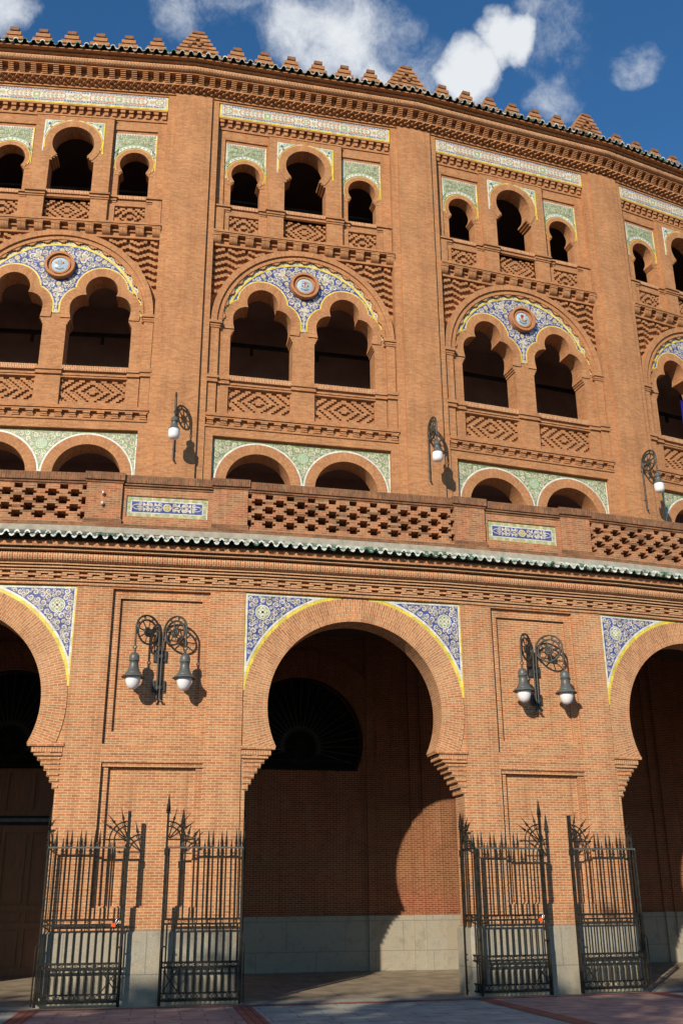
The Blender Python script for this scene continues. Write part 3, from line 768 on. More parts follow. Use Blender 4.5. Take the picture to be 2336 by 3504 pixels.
def terrace_panel():
    mb = MB(); w = -.122
    R = 1.305
    poly = [(-2.655, 13.0), (-2.655, 14.305), (2.655, 14.305), (2.655, 13.0)] + [p for p in arc(1.31, 12.98, R, .015, pi - .015, 30)] + [p for p in arc(-1.31, 12.98, R, .015, pi - .015, 30)]
    mb.plate(poly, [], -.13, w, 'tile_green')
    for c in (-1.31, 1.31): mb.ring(arc(c, 12.98, 1.25, 0, pi, 36), arc(c, 12.98, 1.305, 0, pi, 36), -.13, w + .004, 'tile_white', edges=False)
    mb.box(2.625, 2.66, 13.0, 14.305, w - .01, w + .003, 'tile_white'); mb.box(-2.66, -2.64, 13.0, 14.305, w - .01, w + .003, 'tile_green_pale')
    mb.box(-.035, .035, 12.6, 13.1, w - .01, w + .003, 'tile_white')
    scrolls(mb, poly, (.08, .068, .056, .045, .035, .026), w + .003, 'tile_cream', 15, [(0, 13.91, .185)], 2600, .44)
    mb.disc(0, 13.91, .175, w + .003, 'tile_ice', 20)
    for k in range(-2, 3):
        h = math.sqrt(max(0, .14 ** 2 - (k * .05) ** 2)); mb.box(k * .05 - .009, k * .05 + .009, 13.91 - h, 13.91 + h, w, w + .006, 'tile_green_pale'); mb.box(-h, h, 13.91 + k * .05 - .009, 13.91 + k * .05 + .009, w, w + .0065, 'tile_green_pale')
    mb.ann(0, 13.91, .15, .175, w + .007, 'tile_green_pale', 20)
    return mb

def text_mesh(s, size):
    cu = D.curves.new('lettering', 'FONT'); cu.body = s; cu.size = size; cu.align_x = 'CENTER'; cu.extrude = .002; cu.space_character = 1.12
    o = D.objects.new('lettering', cu); COL.objects.link(o)
    me = D.meshes.new_from_object(o.evaluated_get(bpy.context.evaluated_depsgraph_get())); D.objects.remove(o)
    vs = [tuple(v.co) for v in me.vertices]; fs = [tuple(p.vertices) for p in me.polygons]
    D.meshes.remove(me); D.curves.remove(cu); return vs, fs
def medallion(word, kind):
    mb = MB(); u, z, w = 0, 19.81, -.118
    n = 36
    for r0, r1, wf in ((.375, .45, .065), (.315, .375, -.02), (.265, .315, .02)):
        mb.ring(arc(u, z, r0, 0, 2 * pi, n), arc(u, z, r1, 0, 2 * pi, n), -.2, wf, 'terracotta')
    dome = lambda r: .045 - .20 * (r * r) * 4
    rows = [[(u + r * math.cos(2 * pi * k / 28), z + r * math.sin(2 * pi * k / 28), dome(r)) for k in range(28)] for r in (.001, .06, .12, .18, .22, .27)]
    mb.grid(rows, 'porcelain', closed=True)
    D_ = lambda x, y, o=.006: (u + x, z + y, dome(math.hypot(x, y)) + o)
    def pl(pts, m, o=.006): mb.face([D_(x, y, o) for x, y in pts], m)
    def rc(x0, x1, y0, y1, m, o=.006): pl([(x0, y0), (x1, y0), (x1, y1), (x0, y1)], m, o)
    if kind == 0:      # lozenge of white with bars, red and gold corners
        pl([(-.165, .05), (0, -.10), (.165, .05), (0, .185)], 'tile_white', .006)
        pl([(-.145, .05), (-.095, .09), (-.075, .05), (-.09, .0)], 'arms_red', .011); pl([(.145, .05), (.095, .09), (.075, .05), (.09, .0)], 'arms_red', .011)
        pl([(-.10, .085), (-.085, .095), (-.065, .05), (-.085, -.002)], 'arms_gold', .013); pl([(.10, .085), (.085, .095), (.065, .05), (.085, -.002)], 'arms_gold', .013)
        pl([(-.03, .15), (0, .175), (.03, .15)], 'arms_gold', .012); pl([(-.03, -.06), (0, -.09), (.03, -.06)], 'arms_gold', .012)
        for i, x in enumerate((-.045, 0, .045)):
            for y in (.11, .07, .02, -.02): rc(x - .009, x + .009, y - .010, y + .010, 'lettering' if i != 1 else 'tile_brown', .014)
    elif kind == 1:    # white shield, red cross, gold and brown charges round the border
        pl([(-.125, .15), (.125, .15), (.125, -.02), (.09, -.085), (0, -.105), (-.09, -.085), (-.125, -.02)], 'tile_white')
        rc(-.013, .013, -.055, .115, 'arms_red', .012); rc(-.075, .075, .045, .064, 'arms_red', .013)
        for x, y, m in ((-.10, .125, 'arms_gold'), (0, .135, 'arms_gold'), (.05, .13, 'tile_gold'), (.10, .10, 'arms_gold'), (-.10, .04, 'arms_gold'), (.10, .02, 'arms_gold'), (-.045, .135, 'tile_gold'), (-.035, -.075, 'arms_gold'), (.035, -.08, 'tile_gold'), (-.085, -.045, 'lettering'), (.085, -.045, 'lettering')):
            rc(x - .022, x + .022, y - .022, y + .022, m, .012)
    elif kind == 2:    # dark blue shield, red lion-like charge, white pillar, gold waves
        pl([(-.15, .175), (.15, .175), (.15, -.02), (.11, -.085), (0, -.115), (-.11, -.085), (-.15, -.02)], 'arms_navy')
        pl([(-.09, .13), (-.02, .145), (.03, .12), (.02, .07), (-.01, .05), (-.025, -.01), (-.085, -.005), (-.09, .06)], 'arms_red', .012)
        rc(.045, .068, -.04, .14, 'tile_white', .012); rc(.035, .078, .135, .15, 'tile_white', .013)
        pl([(-.105, -.005), (-.05, -.02), (0, -.01), (.05, -.03), (.11, -.02), (.08, -.065), (0, -.085), (-.085, -.055)], 'arms_gold', .011)
    else:              # plain quartered shield
        pl([(-.12, .15), (.12, .15), (.12, -.02), (.09, -.085), (0, -.105), (-.09, -.085), (-.12, -.02)], 'tile_white')
        rc(-.11, 0, .03, .14, 'arms_red', .011); rc(0, .11, -.06, .03, 'arms_red', .011); rc(-.03, .03, .06, .12, 'arms_gold', .013)
    if word:
        vs, fs = text_mesh(word, .062)
        mb_v = []
        for x, y, zz in vs:     # bent along the lower rim
            a = -pi / 2 + x / .175; r = .192 - y
            mb_v.append((u + r * math.cos(a), z + r * math.sin(a), dome(r) + .007 + zz))
        for f in fs: mb.face([mb_v[i] for i in f], 'lettering')
    return mb

def pilaster():
    mb = MB(); d = PER / 2
    cv = lambda u, w: (-(RU + w) * math.sin(d) + u * math.cos(d), (RU + w) * math.cos(d) + u * math.sin(d) - RU)
    e = (RU + .125) * math.tan(d); e1 = (RU - .3) * math.tan(d)
    half = [cv(2.925, -.3), cv(2.925, .04), cv(3.16, .04), cv(3.16, .125), cv(e, .125)]
    plan = half + [(-a, b) for a, b in reversed(half[:-1])]
    acc = 0
    for a, b in zip(plan, plan[1:]):
        l = math.hypot(a[0] - b[0], a[1] - b[1])
        mb.face([(a[0], 9.1, a[1]), (b[0], 9.1, b[1]), (b[0], 26.56, b[1]), (a[0], 26.56, a[1])], BU, uv=[(acc, 9.1), (acc + l, 9.1), (acc + l, 26.56), (acc, 26.56)])
        acc += l
    return mb

meshes = {k: f().mesh(k) for k, f in dict(upper_bay=upper_bay, tile_frieze=tile_frieze, white_spandrel_tiles=white_panel, tympanum_tiles=tympanum, terrace_arch_tiles=terrace_panel, pilaster=pilaster).items()}
gp = {s: green_panel(s).mesh('green_spandrel_tiles') for s in (-1, 1)}
WORDS = {0: ('GERONA', 0), 1: ('ALMERIA', 1), 2: ('BADAJOZ', 2)}
I4 = Matrix.Identity(4)
for i in range(-1, 5):
    b = obj('upper_bay', meshes['upper_bay'], ring_o, frame('U', i))
    for k in ('tile_frieze', 'white_spandrel_tiles', 'tympanum_tiles', 'terrace_arch_tiles'): obj(k, meshes[k], b)
    for s in (-1, 1): obj('green_spandrel_tiles', gp[s], b)
    wd, kd = WORDS.get(i, (None, 3))
    m = obj('coat_of_arms_medallion', medallion(wd, kd), b)
    if wd: m['label'] = {0: 'round medallion with a white diamond shield lettered GERONA', 1: 'round medallion with a red cross shield lettered ALMERIA', 2: 'round medallion with a navy and red shield lettered BADAJOZ'}[i]
for i in range(-2, 5): obj('pilaster', meshes['pilaster'], ring_o, frame('U', i + .5))

# ---------------- top cornice (swept along the kinked wall)
mb = MB(); B0, B1 = -1.5, 4.5
prof = [(-.1, 26.49), (.035, 26.49), (.035, 26.545), (.015, 26.545), (.015, 26.57), (.085, 26.57), (.085, 26.625), (.06, 26.625), (.06, 26.80), (.285, 26.80), (.285, 26.85), (.215, 26.85), (.215, 27.11), (.47, 27.11), (.47, 27.165)]
prof = [(w, z, BU) for w, z in prof]
tor = [(.50 + .115 * math.sin(t), 27.27 - .105 * math.cos(t)) for t in np.linspace(.0, pi, 9)]
prof += [(w, z, 'brick_soldier') for w, z in tor] + [(w, z, BU) for w, z in ((.66, 27.38), (.66, 27.43), (.58, 27.43), (.58, 27.45), (.82, 27.45), (.82, 27.48), (.2, 27.60), (-.6, 27.60))]
nsw = set(range(14, 23))
sweep(mb, 'U', prof, B0, B1, 1.0, None, nsw)
def place(mb, g, bay_u, bay, fn):
    """run fn(add) where add converts facet-local points to the world-axes frame"""
half = RU * math.tan(PER / 2)
loc = MB()
def tri_brick(m, u, z0, z1, wb, wf, hw):
    m.face([(u - hw, z0, wb), (u, z0, wf), (u, z1, wf), (u - hw, z1, wb)], BU); m.face([(u, z0, wf), (u + hw, z0, wb), (u + hw, z1, wb), (u, z1, wf)], BU)
    m.face([(u - hw, z0, wb), (u + hw, z0, wb), (u, z0, wf)], BU); m.face([(u - hw, z1, wb), (u, z1, wf), (u + hw, z1, wb)], BU)
nt_ = 30; pt = 2 * half / nt_
for r in range(3):
    z = 26.632 + r * .056; w = .06 + .055 * r
    loc.box(-half, half, z + .045, z + .056, -.05, w + .02, BU)
    for k in range(nt_): tri_brick(loc, -half + (k + .5 + .5 * (r % 2)) * pt - (pt * .25), z, z + .045, w - .03, w + .14, pt * .5)
nc = 21; pc = 2 * half / nc
for k in range(nc):
    u = -half + (k + .5) * pc
    for q in range(5): loc.box(u - .085, u + .085, 26.87 + q * .048, 26.87 + q * .048 + .032, .1, .30 + q * .036, BU)
    loc.box(u - .075, u + .075, 26.86, 27.11, .1, .25, BU)
corn = obj('cornice', mb, ring_o)
cb = loc.mesh('brick_corbels')
for i in range(-1, 5): obj('brick_corbels', cb, corn, frame('U', i))

def eave(name, g, b0, b1, pitch, w_out, z_out, w_in, z_in, r, variants, step):
    mb = MB(); R = {'U': RU, 'L': RL}[g]; rng = random.Random(4)
    n = round((b1 - b0) * PER * (R + w_out) / pitch); th = .028
    for k in range(n):
        for kind in (0, 1):
            b = b0 + (b1 - b0) * (k + .5 * kind) / n
            nb = round(b / step) * step; off = b - nb
            a = TH0 + nb * PER; # facet normal angle
            u0 = R * math.tan(off * PER); body, edge = rng.choice(variants)
            rr = r * (1.0 if kind == 0 else .98); zc = 0.0
            jz = rng.uniform(-.006, .006); jw = rng.uniform(-.012, .012)
            t_, n_ = (math.cos(a), math.sin(a)), (math.sin(a), -math.cos(a))
            def P(x, z, w):
                u = u0 * (1 + w / R) + x
                X = (R + w) * n_[0] + u * t_[0]; Y = (R + w) * n_[1] + u * t_[1] + RL
                return (X, z, -Y)
            ns = 8; sg = 1 if kind == 0 else -1
            out, inn = [], []
            for rad in (rr, rr - th):
                rows = []
                for (w, z) in ((w_out + jw + (.0 if kind == 0 else -.02), z_out), (w_in, z_in)):
                    rows.append([P(rad * math.cos(t), z + zc + jz + sg * (rad if rad == rr else rad - .006) * 1.18 * math.sin(t), w) for t in np.linspace(0, pi, ns + 1)])
                mb.grid(rows, body, smooth=True); (out if rad == rr else inn).append(rows[0])
            o, q = out[0], inn[0]
            for s in range(ns): mb.face([o[s], o[s + 1], q[s + 1], q[s]], edge)
            # paint a pale nosing on the first hand's breadth of the tile top
            w1 = w_out + jw - .10; z1 = z_out + (z_in - z_out) * .10 / (w_out - w_in)
            if edge != body:
                rows = [[P((rr + .0012) * math.cos(t), z + zc + jz + sg * (rr + .0012) * 1.18 * math.sin(t), w) for t in np.linspace(.35, pi - .35, ns + 1)] for (w, z) in ((w_out + jw, z_out), (w1 + rng.uniform(-.03, .03), z1))]
                if rng.random() < .75: mb.grid(rows, edge, smooth=True)
    return obj(name, mb, ring_o)
eave('eave_tiles', 'U', -1.5, 4.5, .277, .92, 27.575, .25, 27.72, .078, [('glaze_black', 'stone')] * 4 + [('glaze_black', 'glaze_pale')] * 4 + [('glaze_green', 'glaze_white')] * 2 + [('glaze_black', 'glaze_green'), ('glaze_blue', 'glaze_pale')], 1.0)

def merlon(big):
    mb = MB(); rng = random.Random(9 + big); n = 6 if big else 3; top = 29.83 if big else 29.28; w0 = .435 if big else .29; st = .160 if big else .188; wf, wb = -.27, -.61
    for k in range(n):
        hw = (w0 + (.196 if big else .178) * k) / 2; z1 = top - k * st; z0 = z1 - st
        mt = 'brick_weathered' if k == 0 else BU; j = rng.uniform(-.012, .012)
        mb.box(-hw + j, hw + j, z0 + .055, z1, wb, wf + .02, mt, back=True); mb.box(-hw + .055, hw - .055, z0, z0 + .056, wb + .03, wf - .035, mt, back=True)
    hw = (w0 + (.196 if big else .178) * n) / 2; mb.box(-hw, hw, 27.6, top - n * st, wb, wf, BU, back=True)
    if big:   # put-log holes and projecting bricks
        for u, z in ((-.02, 29.44), (.25, 28.96), (-.28, 29.13), (.05, 29.16), (.12, 29.29), (-.13, 29.26)):
            mb.box(u - .06, u + .06, z - .02, z + .07, wf - .1, wf + rng.choice((.05, .06, .07)), 'brick_weathered')
    return mb
ml = {b: merlon(b).mesh('merlon') for b in (0, 1)}
for i in range(-1, 5):
    for u in (-2.37, -1.42, -.474, .474, 1.42, 2.37): obj('merlon', ml[0], ring_o, frame('U', i) @ Matrix.Translation((u * 1.0, 0, 0)))
for i in range(-2, 5): obj('merlon', ml[1], ring_o, frame('U', i + .5))['label'] = 'tall stepped battlement above a pilaster'

# ---------------- rooms behind the upper openings
mb = MB()
PT, PG = 'plaster_terrace', 'plaster_gallery'
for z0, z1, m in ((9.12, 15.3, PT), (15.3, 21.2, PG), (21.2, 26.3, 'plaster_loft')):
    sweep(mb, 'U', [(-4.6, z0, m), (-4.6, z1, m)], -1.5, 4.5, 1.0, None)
    sweep(mb, 'U', [(-.3 if z0 > 10 else -4.6, z0 + .02, 'gallery_shade'), (-4.6, z0 + .02, 'gallery_shade')], -1.5, 4.5, 1.0, None)
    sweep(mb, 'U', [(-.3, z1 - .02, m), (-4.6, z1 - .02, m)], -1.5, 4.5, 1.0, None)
    for b in (-1.5, 4.5):
        a = TH0 + b * PER; k = 1 / math.cos(PER / 2)
        q = lambda w, z: ((RU + w) * k * math.sin(a), z, (RU + w) * k * math.cos(a) - RL)
        mb.face([q(-.2, z0), q(-4.6, z0), q(-4.6, z1), q(-.2, z1)], m)
gal = obj('gallery_rooms', mb, ring_o)
mb = MB()
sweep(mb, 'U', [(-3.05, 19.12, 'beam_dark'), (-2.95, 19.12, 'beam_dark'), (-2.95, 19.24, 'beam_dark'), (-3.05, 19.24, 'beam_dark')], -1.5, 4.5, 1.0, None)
gb = obj('gallery_beam', mb, gal); mb = MB()
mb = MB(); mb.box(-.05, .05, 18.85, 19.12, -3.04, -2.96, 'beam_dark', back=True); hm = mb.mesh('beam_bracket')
for i in range(-1, 5):
    for u in (-1.25, 1.0): obj('beam_bracket', hm, gal, frame('U', i) @ Matrix.Translation((u, 0, 0)))
# roof slab closing the top storey
mb = MB(); sweep(mb, 'U', [(-.6, 27.60, 'stone'), (-4.6, 27.62, 'stone'), (-4.6, 26.2, 'stone')], -1.5, 4.5, 1.0, None); obj('roof_slab', mb, ring_o)
# ================================================================ ARCADE (ground floor, nearer ring)
BR, BW, BG, BP = 'brick', 'brick_weathered', 'brick_gallery', 'brick_parapet'
def arcade_bay():
    mb = MB(); WB, WF = -.63, -.05
    st = [(2.28, 3.80), (2.22, 3.92), (2.16, 4.03), (2.10, 4.14), (2.04, 4.24), (1.97, 4.33), (1.90, 4.42), (1.84, 4.49), (1.765, 4.60), (1.70, 4.66)]
    right = [(2.28, 0.0), (2.28, 3.80)]
    for (u0, z0), (u1, z1) in zip(st, st[1:]): right += [(u1, z0), (u1, z1)]
    a0 = -math.asin((5.48 - 4.66) / 1.86)
    A = arc(0, 5.48, 1.86, a0, pi - a0, 48)
    right[-1] = A[0]
    opening = right + A[1:-1] + [(-x, z) for x, z in reversed(right)]
    mb.plate([(2.40, 0), (2.40, 7.92), (-2.40, 7.92), (-2.40, 0)] + list(reversed(opening)), [], WB, WF, BR)
    mb.ring(A, arc(0, 5.48, 2.36, a0, pi - a0, 48), WF, -.03, BR)
    for s in (-1, 1):     # impost courses
        for u0, u1, z0, z1, w in ((1.69, 2.385, 4.60, 4.665, .012), (1.77, 2.365, 4.492, 4.58, -.02), (1.83, 2.36, 4.422, 4.462, .0)):
            a, b = sorted((s * u0, s * u1)); mb.box(a, b, z0, z1, WB, w, BR, swap=z0 > 4.48 and z1 < 4.59)
        for (u0, z0), (u1, z1) in zip(st[:7], st[1:7]):
            a, b = sorted((s * (u1 + .004), s * 2.33)); mb.box(a, b, z0 + .02, z0 + .055, WB, -.025, BR)
    return mb
def spandrel_tiles():
    mb = MB(); w = -.034
    for s in (-1, 1):
        full = [(2.385, 5.78), (2.385, 7.858), (.30, 7.858)] + list(reversed(arc(0, 5.48, 2.362, math.asin(.3 / 2.362), math.acos(.30 / 2.362), 30)))
        full = [(x * s, z) for x, z in full]; mb.plate(full, [], -.05, w, 'tile_yellow')
        k = arc(0, 5.48, 2.43, .25, math.acos(.62 / 2.43), 30)
        white = [(x * s, z) for x, z in [(2.352, 5.98), (2.352, 7.828), (.62, 7.828)] + list(reversed([p for p in k if p[0] < 2.352]))]
        mb.poly(white, w + .003, 'tile_white')
        k = arc(0, 5.48, 2.475, .25, math.acos(.92 / 2.475), 30)
        blue = [(x * s, z) for x, z in [(2.318, 6.38), (2.318, 7.792), (1.0, 7.792)] + list(reversed([p for p in k if p[0] < 2.318 and p[1] < 7.79]))]
        mb.poly(blue, w + .006, 'tile_blue')
        cu, cz = s * 2.0, 7.44
        scrolls(mb, blue, (.064, .055, .046, .037, .029, .022), w + .009, 'tile_cream', 50 + s, [(cu, cz, .17)], 3600, .46)
        mb.disc(cu, cz, .160, w + .009, 'tile_white', 28); mb.disc(cu, cz, .140, w + .011, 'tile_brown', 28); mb.disc(cu, cz, .132, w + .012, 'tile_green_pale', 28)
        for a, b in ((.115, .045), (.045, .115)):     # interlaced cross
            for q, m, o in ((.012, 'tile_white', .014), (-.006, 'tile_gold', .016), (-.018, 'tile_white', .018)):
                n = 20; mb.face([(cu + (abs(math.cos(t)) ** .5 * math.copysign(1, math.cos(t))) * (a + q), cz + (abs(math.sin(t)) ** .5 * math.copysign(1, math.sin(t))) * (b + q), w + o) for t in np.linspace(0, 2 * pi, n, False)], m)
        for q in (-1, 1):
            mb.disc(cu + q * .085, cz, .020, w + .020, 'tile_green', 8); mb.disc(cu, cz + q * .085, .020, w + .020, 'tile_green', 8)
    return mb
def arcade_pier():
    mb = MB(); E = 1.725
    up, lo = rect(-1.0, 1.0, 4.66, 7.82), rect(-.98, .98, 1.66, 4.31)
    mb.plate(rect(-E, E, 1.2, 7.92), [up, lo], -.2, .0, BR)
    iu, il = rect(-.84, .84, 4.91, 7.64), rect(-.845, .845, 1.66, 4.23)
    mb.plate(up, [iu], -.22, -.08, BR, sides=False); mb.plate(lo, [il], -.22, -.08, BR, sides=False)
    for r in (iu, il): mb.plate(r, [], -.22, -.15, BR, sides=False)
    for z0, z1, w in ((4.60, 4.66, .0), (4.46, 4.53, .006)): mb.box(-1.0, 1.0, z0, z1, -.1, w + .006, BR)
    mb.box(-.98, .98, 4.23, 4.31, -.1, -.04, BR)
    mb.face([(-.84, 4.84, -.079), (.84, 4.84, -.079), (.84, 4.93, -.151), (-.84, 4.93, -.151)], BR)
    for k, (z0, z1) in enumerate(((1.60, 1.69), (1.50, 1.60), (1.40, 1.50))): mb.box(-.98, .98, z0, z1, -.2, -.085 + .045 * k, BR)
    return mb
def plinth():
    mb = MB(); G = 'granite'; P = [(-.68, 1.85), (.065, 1.85)]
    c = .05
    # plan with chamfered corners, extruded, chamfered top
    plan = [(-1.85, -.68), (-1.85, .065 - c), (-1.85 + c, .065), (1.85 - c, .065), (1.85, .065 - c), (1.85, -.68)]
    top = [(-1.80, -.68), (-1.80, -.01), (-1.78, .005), (1.78, .005), (1.80, -.01), (1.80, -.68)]
    acc = 0
    for (a, b), (p, q) in zip(zip(plan, plan[1:]), zip(top, top[1:])):
        l = math.hypot(a[0] - b[0], a[1] - b[1])
        mb.face([(a[0], -.05, a[1]), (b[0], -.05, b[1]), (b[0], 1.215, b[1]), (a[0], 1.215, a[1])], G, uv=[(acc, 0), (acc + l, 0), (acc + l, 1.215), (acc, 1.215)])
        mb.face([(a[0], 1.215, a[1]), (b[0], 1.215, b[1]), (q[0], 1.27, q[1]), (p[0], 1.27, p[1])], G, uv=[(acc, 1.2), (acc + l, 1.2), (acc + l, 1.26), (acc, 1.26)])
        acc += l
    mb.face([(p[0], 1.27, p[1]) for p in top], G)
    return mb
def parapet_block():
    mb = MB()
    tile = rect(-.875, .86, 9.485, 9.962)
    mb.plate(rect(-.98, .98, 9.25, 10.26), [tile], -.2, -.05, BP)
    mb.box(-.98, .98, 9.25, 9.37, -.2, -.02, BP)
    mb.box(-.99, .99, 10.235, 10.41, -.36, .02, BW, back=True, swap=True); mb.box(-.98, .98, 10.185, 10.215, -.2, .0, BW); mb.box(-.98, .98, 10.13, 10.16, -.2, -.03, BW)
    for s in (-1, 1):
        a, b = sorted((s * .975, s * 1.725)); mb.box(a, b, 9.25, 10.27, -.38, .02, BP, back=True)
        mb.box(a - .025, b + .025, 9.25, 9.37, -.40, .055, BW, back=True)
        mb.box(a - .045, b + .045, 10.26, 10.43, -.42, .075, BW, back=True, swap=True); mb.box(a - .02, b + .02, 10.205, 10.235, -.39, .045, BW, back=True)
    mb.box(-1.75, 1.75, 9.0, 10.2, -.40, -.21, BW, back=True)
    return mb
def parapet_tiles():
    mb = MB(); w = -.085; u0, u1, z0, z1 = -.875, .86, 9.485, 9.962
    mb.box(u0, u1, z0, z1, -.2, w, 'tile_white')
    mb.box(u0 + .018, u1 - .018, z0 + .012, z1 - .012, -.2, w + .003, 'tile_gold')
    P = rect(u0 + .018, u1 - .018, z0 + .012, z1 - .012); rng = random.Random(2)
    n = 17
    for k in range(n):
        u = u0 + .08 + (u1 - u0 - .16) * k / (n - 1)
        for z in (z0 + .058, z1 - .058): scroll(mb, u, z, .042, w + .005, ('tile_green_pale', 'tile_cream')[k % 2], rng, .7)
    for k in range(4):
        for u in (u0 + .058, u1 - .058): scroll(mb, u, z0 + .12 + k * .08, .04, w + .005, ('tile_cream', 'tile_green_pale')[k % 2], rng, .7)
    mb.box(u0 + .095, u1 - .095, z0 + .095, z1 - .095, w, w + .006, 'tile_white')
    mb.box(u0 + .118, u1 - .118, z0 + .118, z1 - .118, w, w + .009, 'tile_blue')
    uc, zc, ww = (u0 + u1) / 2, (z0 + z1) / 2, w + .012
    mb.ann(uc, zc, .07, .092, ww, 'tile_cream', 18); mb.disc(uc, zc, .07, ww, 'tile_gold', 18); mb.disc(uc, zc, .03, ww + .002, 'tile_cream', 8)
    for k in range(4):
        c, s = math.cos(pi / 4 + k * pi / 2), math.sin(pi / 4 + k * pi / 2); mb.disc(uc + .045 * c, zc + .045 * s, .013, ww + .002, 'tile_brown', 6)
    for s in (-1, 1):
        for q in (-1, 1):
            for x, r, a in ((.155, .042, 0), (.40, .045, 1), (.57, .04, 0)):
                rr = random.Random(7); scroll(mb, uc + s * x, zc + q * .062, r, ww, 'tile_cream', rr, .55)
            for x in (.24, .33, .48):     # upright leaves
                mb.face([(uc + s * (x - .035), zc + q * .03, ww), (uc + s * (x + .035), zc + q * .03, ww), (uc + s * (x + .03), zc + q * .108, ww), (uc + s * (x - .005), zc + q * .085, ww)], 'tile_cream')
            # interlacing ribbons
            pts = [(uc + s * (.09 + .66 * t), zc + q * .055 * math.sin(t * pi * 3.0)) for t in np.linspace(0, 1, 30)]
            for a, b in zip(pts, pts[1:]): mb.face([(a[0], a[1] - .010, ww + .001), (b[0], b[1] - .010, ww + .001), (b[0], b[1] + .010, ww + .001), (a[0], a[1] + .010, ww + .001)], 'tile_cream')
        for x in (.20, .42, .60): mb.face([(uc + s * (x - .055), zc, ww + .003), (uc + s * x, zc + .022, ww + .003), (uc + s * (x + .055), zc, ww + .003), (uc + s * x, zc - .022, ww + .003)], 'tile_cream')
    return mb
def parapet_lattice():
    mb = MB(); U0, U1 = -2.37, 2.37; rng = random.Random(6)
    mb.box(U0, U1, 9.25, 9.345, -.28, .0, BP, back=True)
    mb.box(U0, U1, 10.225, 10.40, -.34, .02, BW, back=True, swap=True); mb.box(U0, U1, 10.16, 10.19, -.3, .015, BW, back=True); mb.box(U0, U1, 10.13, 10.225, -.28, -.015, BW, back=True)
    n = 14; h = (10.13 - 9.345) / n; per = .474
    for r in range(n):
        z0 = 9.345 + r * h; g, q = divmod(r, 3); hw = (.088, .150, .088)[q] if r < n - 1 else .088
        ph = (g % 2) * per / 2
        cuts = [c * per + ph for c in range(-6, 7)]
        u = U0
        for c in cuts:
            a, b = c - hw, c + hw
            if b < U0 + .03 or a > U1 - .03: continue
            if a > u: mb.box(u, min(a, U1), z0, z0 + h, -.28, -.0 - rng.uniform(0, .012), BW if rng.random() < .2 else BP, back=True)
            u = max(u, b)
        if u < U1: mb.box(u, U1, z0, z0 + h, -.28, -.004, BP, back=True)
    mb.box(U0, U1, 9.2, 10.2, -.48, -.42, BW, back=True)
    return mb
def inner_bay(door):
    """wall at the back of the ground-floor gallery, one full bay"""
    mb = MB(); E = (RL - 6.29) * math.tan(PER / 2)
    a0 = -math.asin((5.72 - 4.94) / 1.69); A = arc(0, 5.72, 1.69, a0, pi - a0, 40)
    hole = A if not door else [(1.45, .05), (1.45, 4.94)] + A + [(-1.45, 4.94), (-1.45, .05)]
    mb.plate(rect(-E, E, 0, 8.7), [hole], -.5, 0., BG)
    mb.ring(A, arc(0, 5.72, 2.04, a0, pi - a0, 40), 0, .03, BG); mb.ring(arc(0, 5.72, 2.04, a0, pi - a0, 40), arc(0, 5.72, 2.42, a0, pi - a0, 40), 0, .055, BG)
    for s in (-1, 1):
        for u0, u1, w in ((1.755, 1.945, .07), (2.95, 3.25, .06), (3.25, E + .002, .12)):
            a, b = sorted((s * u0, s * u1)); mb.box(a, b, 1.35, 8.7, -.1, w, BG)
            mb.box(a - .015, b + .015, 0, 1.375, -.1, w + .06, 'granite')
    for u0, u1 in (((-1.755, 1.755),) if not door else ((-1.755, -1.5), (1.5, 1.755))): mb.box(u0, u1, 0, 1.37, -.1, .05, 'granite')
    for s in (-1, 1):
        a, b = sorted((s * 1.945, s * 2.95)); mb.box(a, b, 0, 1.37, -.1, .05, 'granite')
    return mb
def grille():
    mb = MB(); c = 5.55; w = -.12
    for k in range(25):
        a = pi * k / 24 * 1.18 - .09 * pi
        r0 = .42
        def lim(a):
            d = 1.68
            for t in np.linspace(2.2, .3, 96):
                x, z = t * math.cos(a), c + t * math.sin(a)
                if math.hypot(x, z - 5.72) < 1.67 and z > 4.96: return t
            return .5
        r1 = lim(a); mb.tube([(r0 * math.cos(a), c + r0 * math.sin(a), w), (r1 * math.cos(a), c + r1 * math.sin(a), w)], .013, 'lamp_iron', 5)
        if k < 24: mb.ann(.50 * math.cos(a), c + .50 * math.sin(a), .035, .055, w, 'lamp_iron', 10); mb.ann(1.38 * math.cos(a), 5.72 + 1.38 * math.sin(a), .05, .07, w, 'iron', 10)
    for r in (.14, .42, .46): mb.ann(0, c, r - .012, r + .012, w + .002, 'iron', 28)
    for k in range(12):
        a = 2 * pi * k / 12; mb.tube([(0, c, w), (.42 * math.cos(a), c + .42 * math.sin(a), w)], .012, 'iron', 5)
    for z in (4.97, 5.20): mb.box(-1.48, 1.48, z, z + .03, w - .015, w + .015, 'iron', back=True)
    for k in range(10):
        u = -1.35 + k * .3; mb.ann(u, 5.10, .06, .08, w, 'iron', 10)
    mb.ring(arc(0, 5.72, 1.62, -.4, pi + .4, 40), arc(0, 5.72, 1.69, -.4, pi + .4, 40), w - .03, w + .03, 'iron')
    return mb
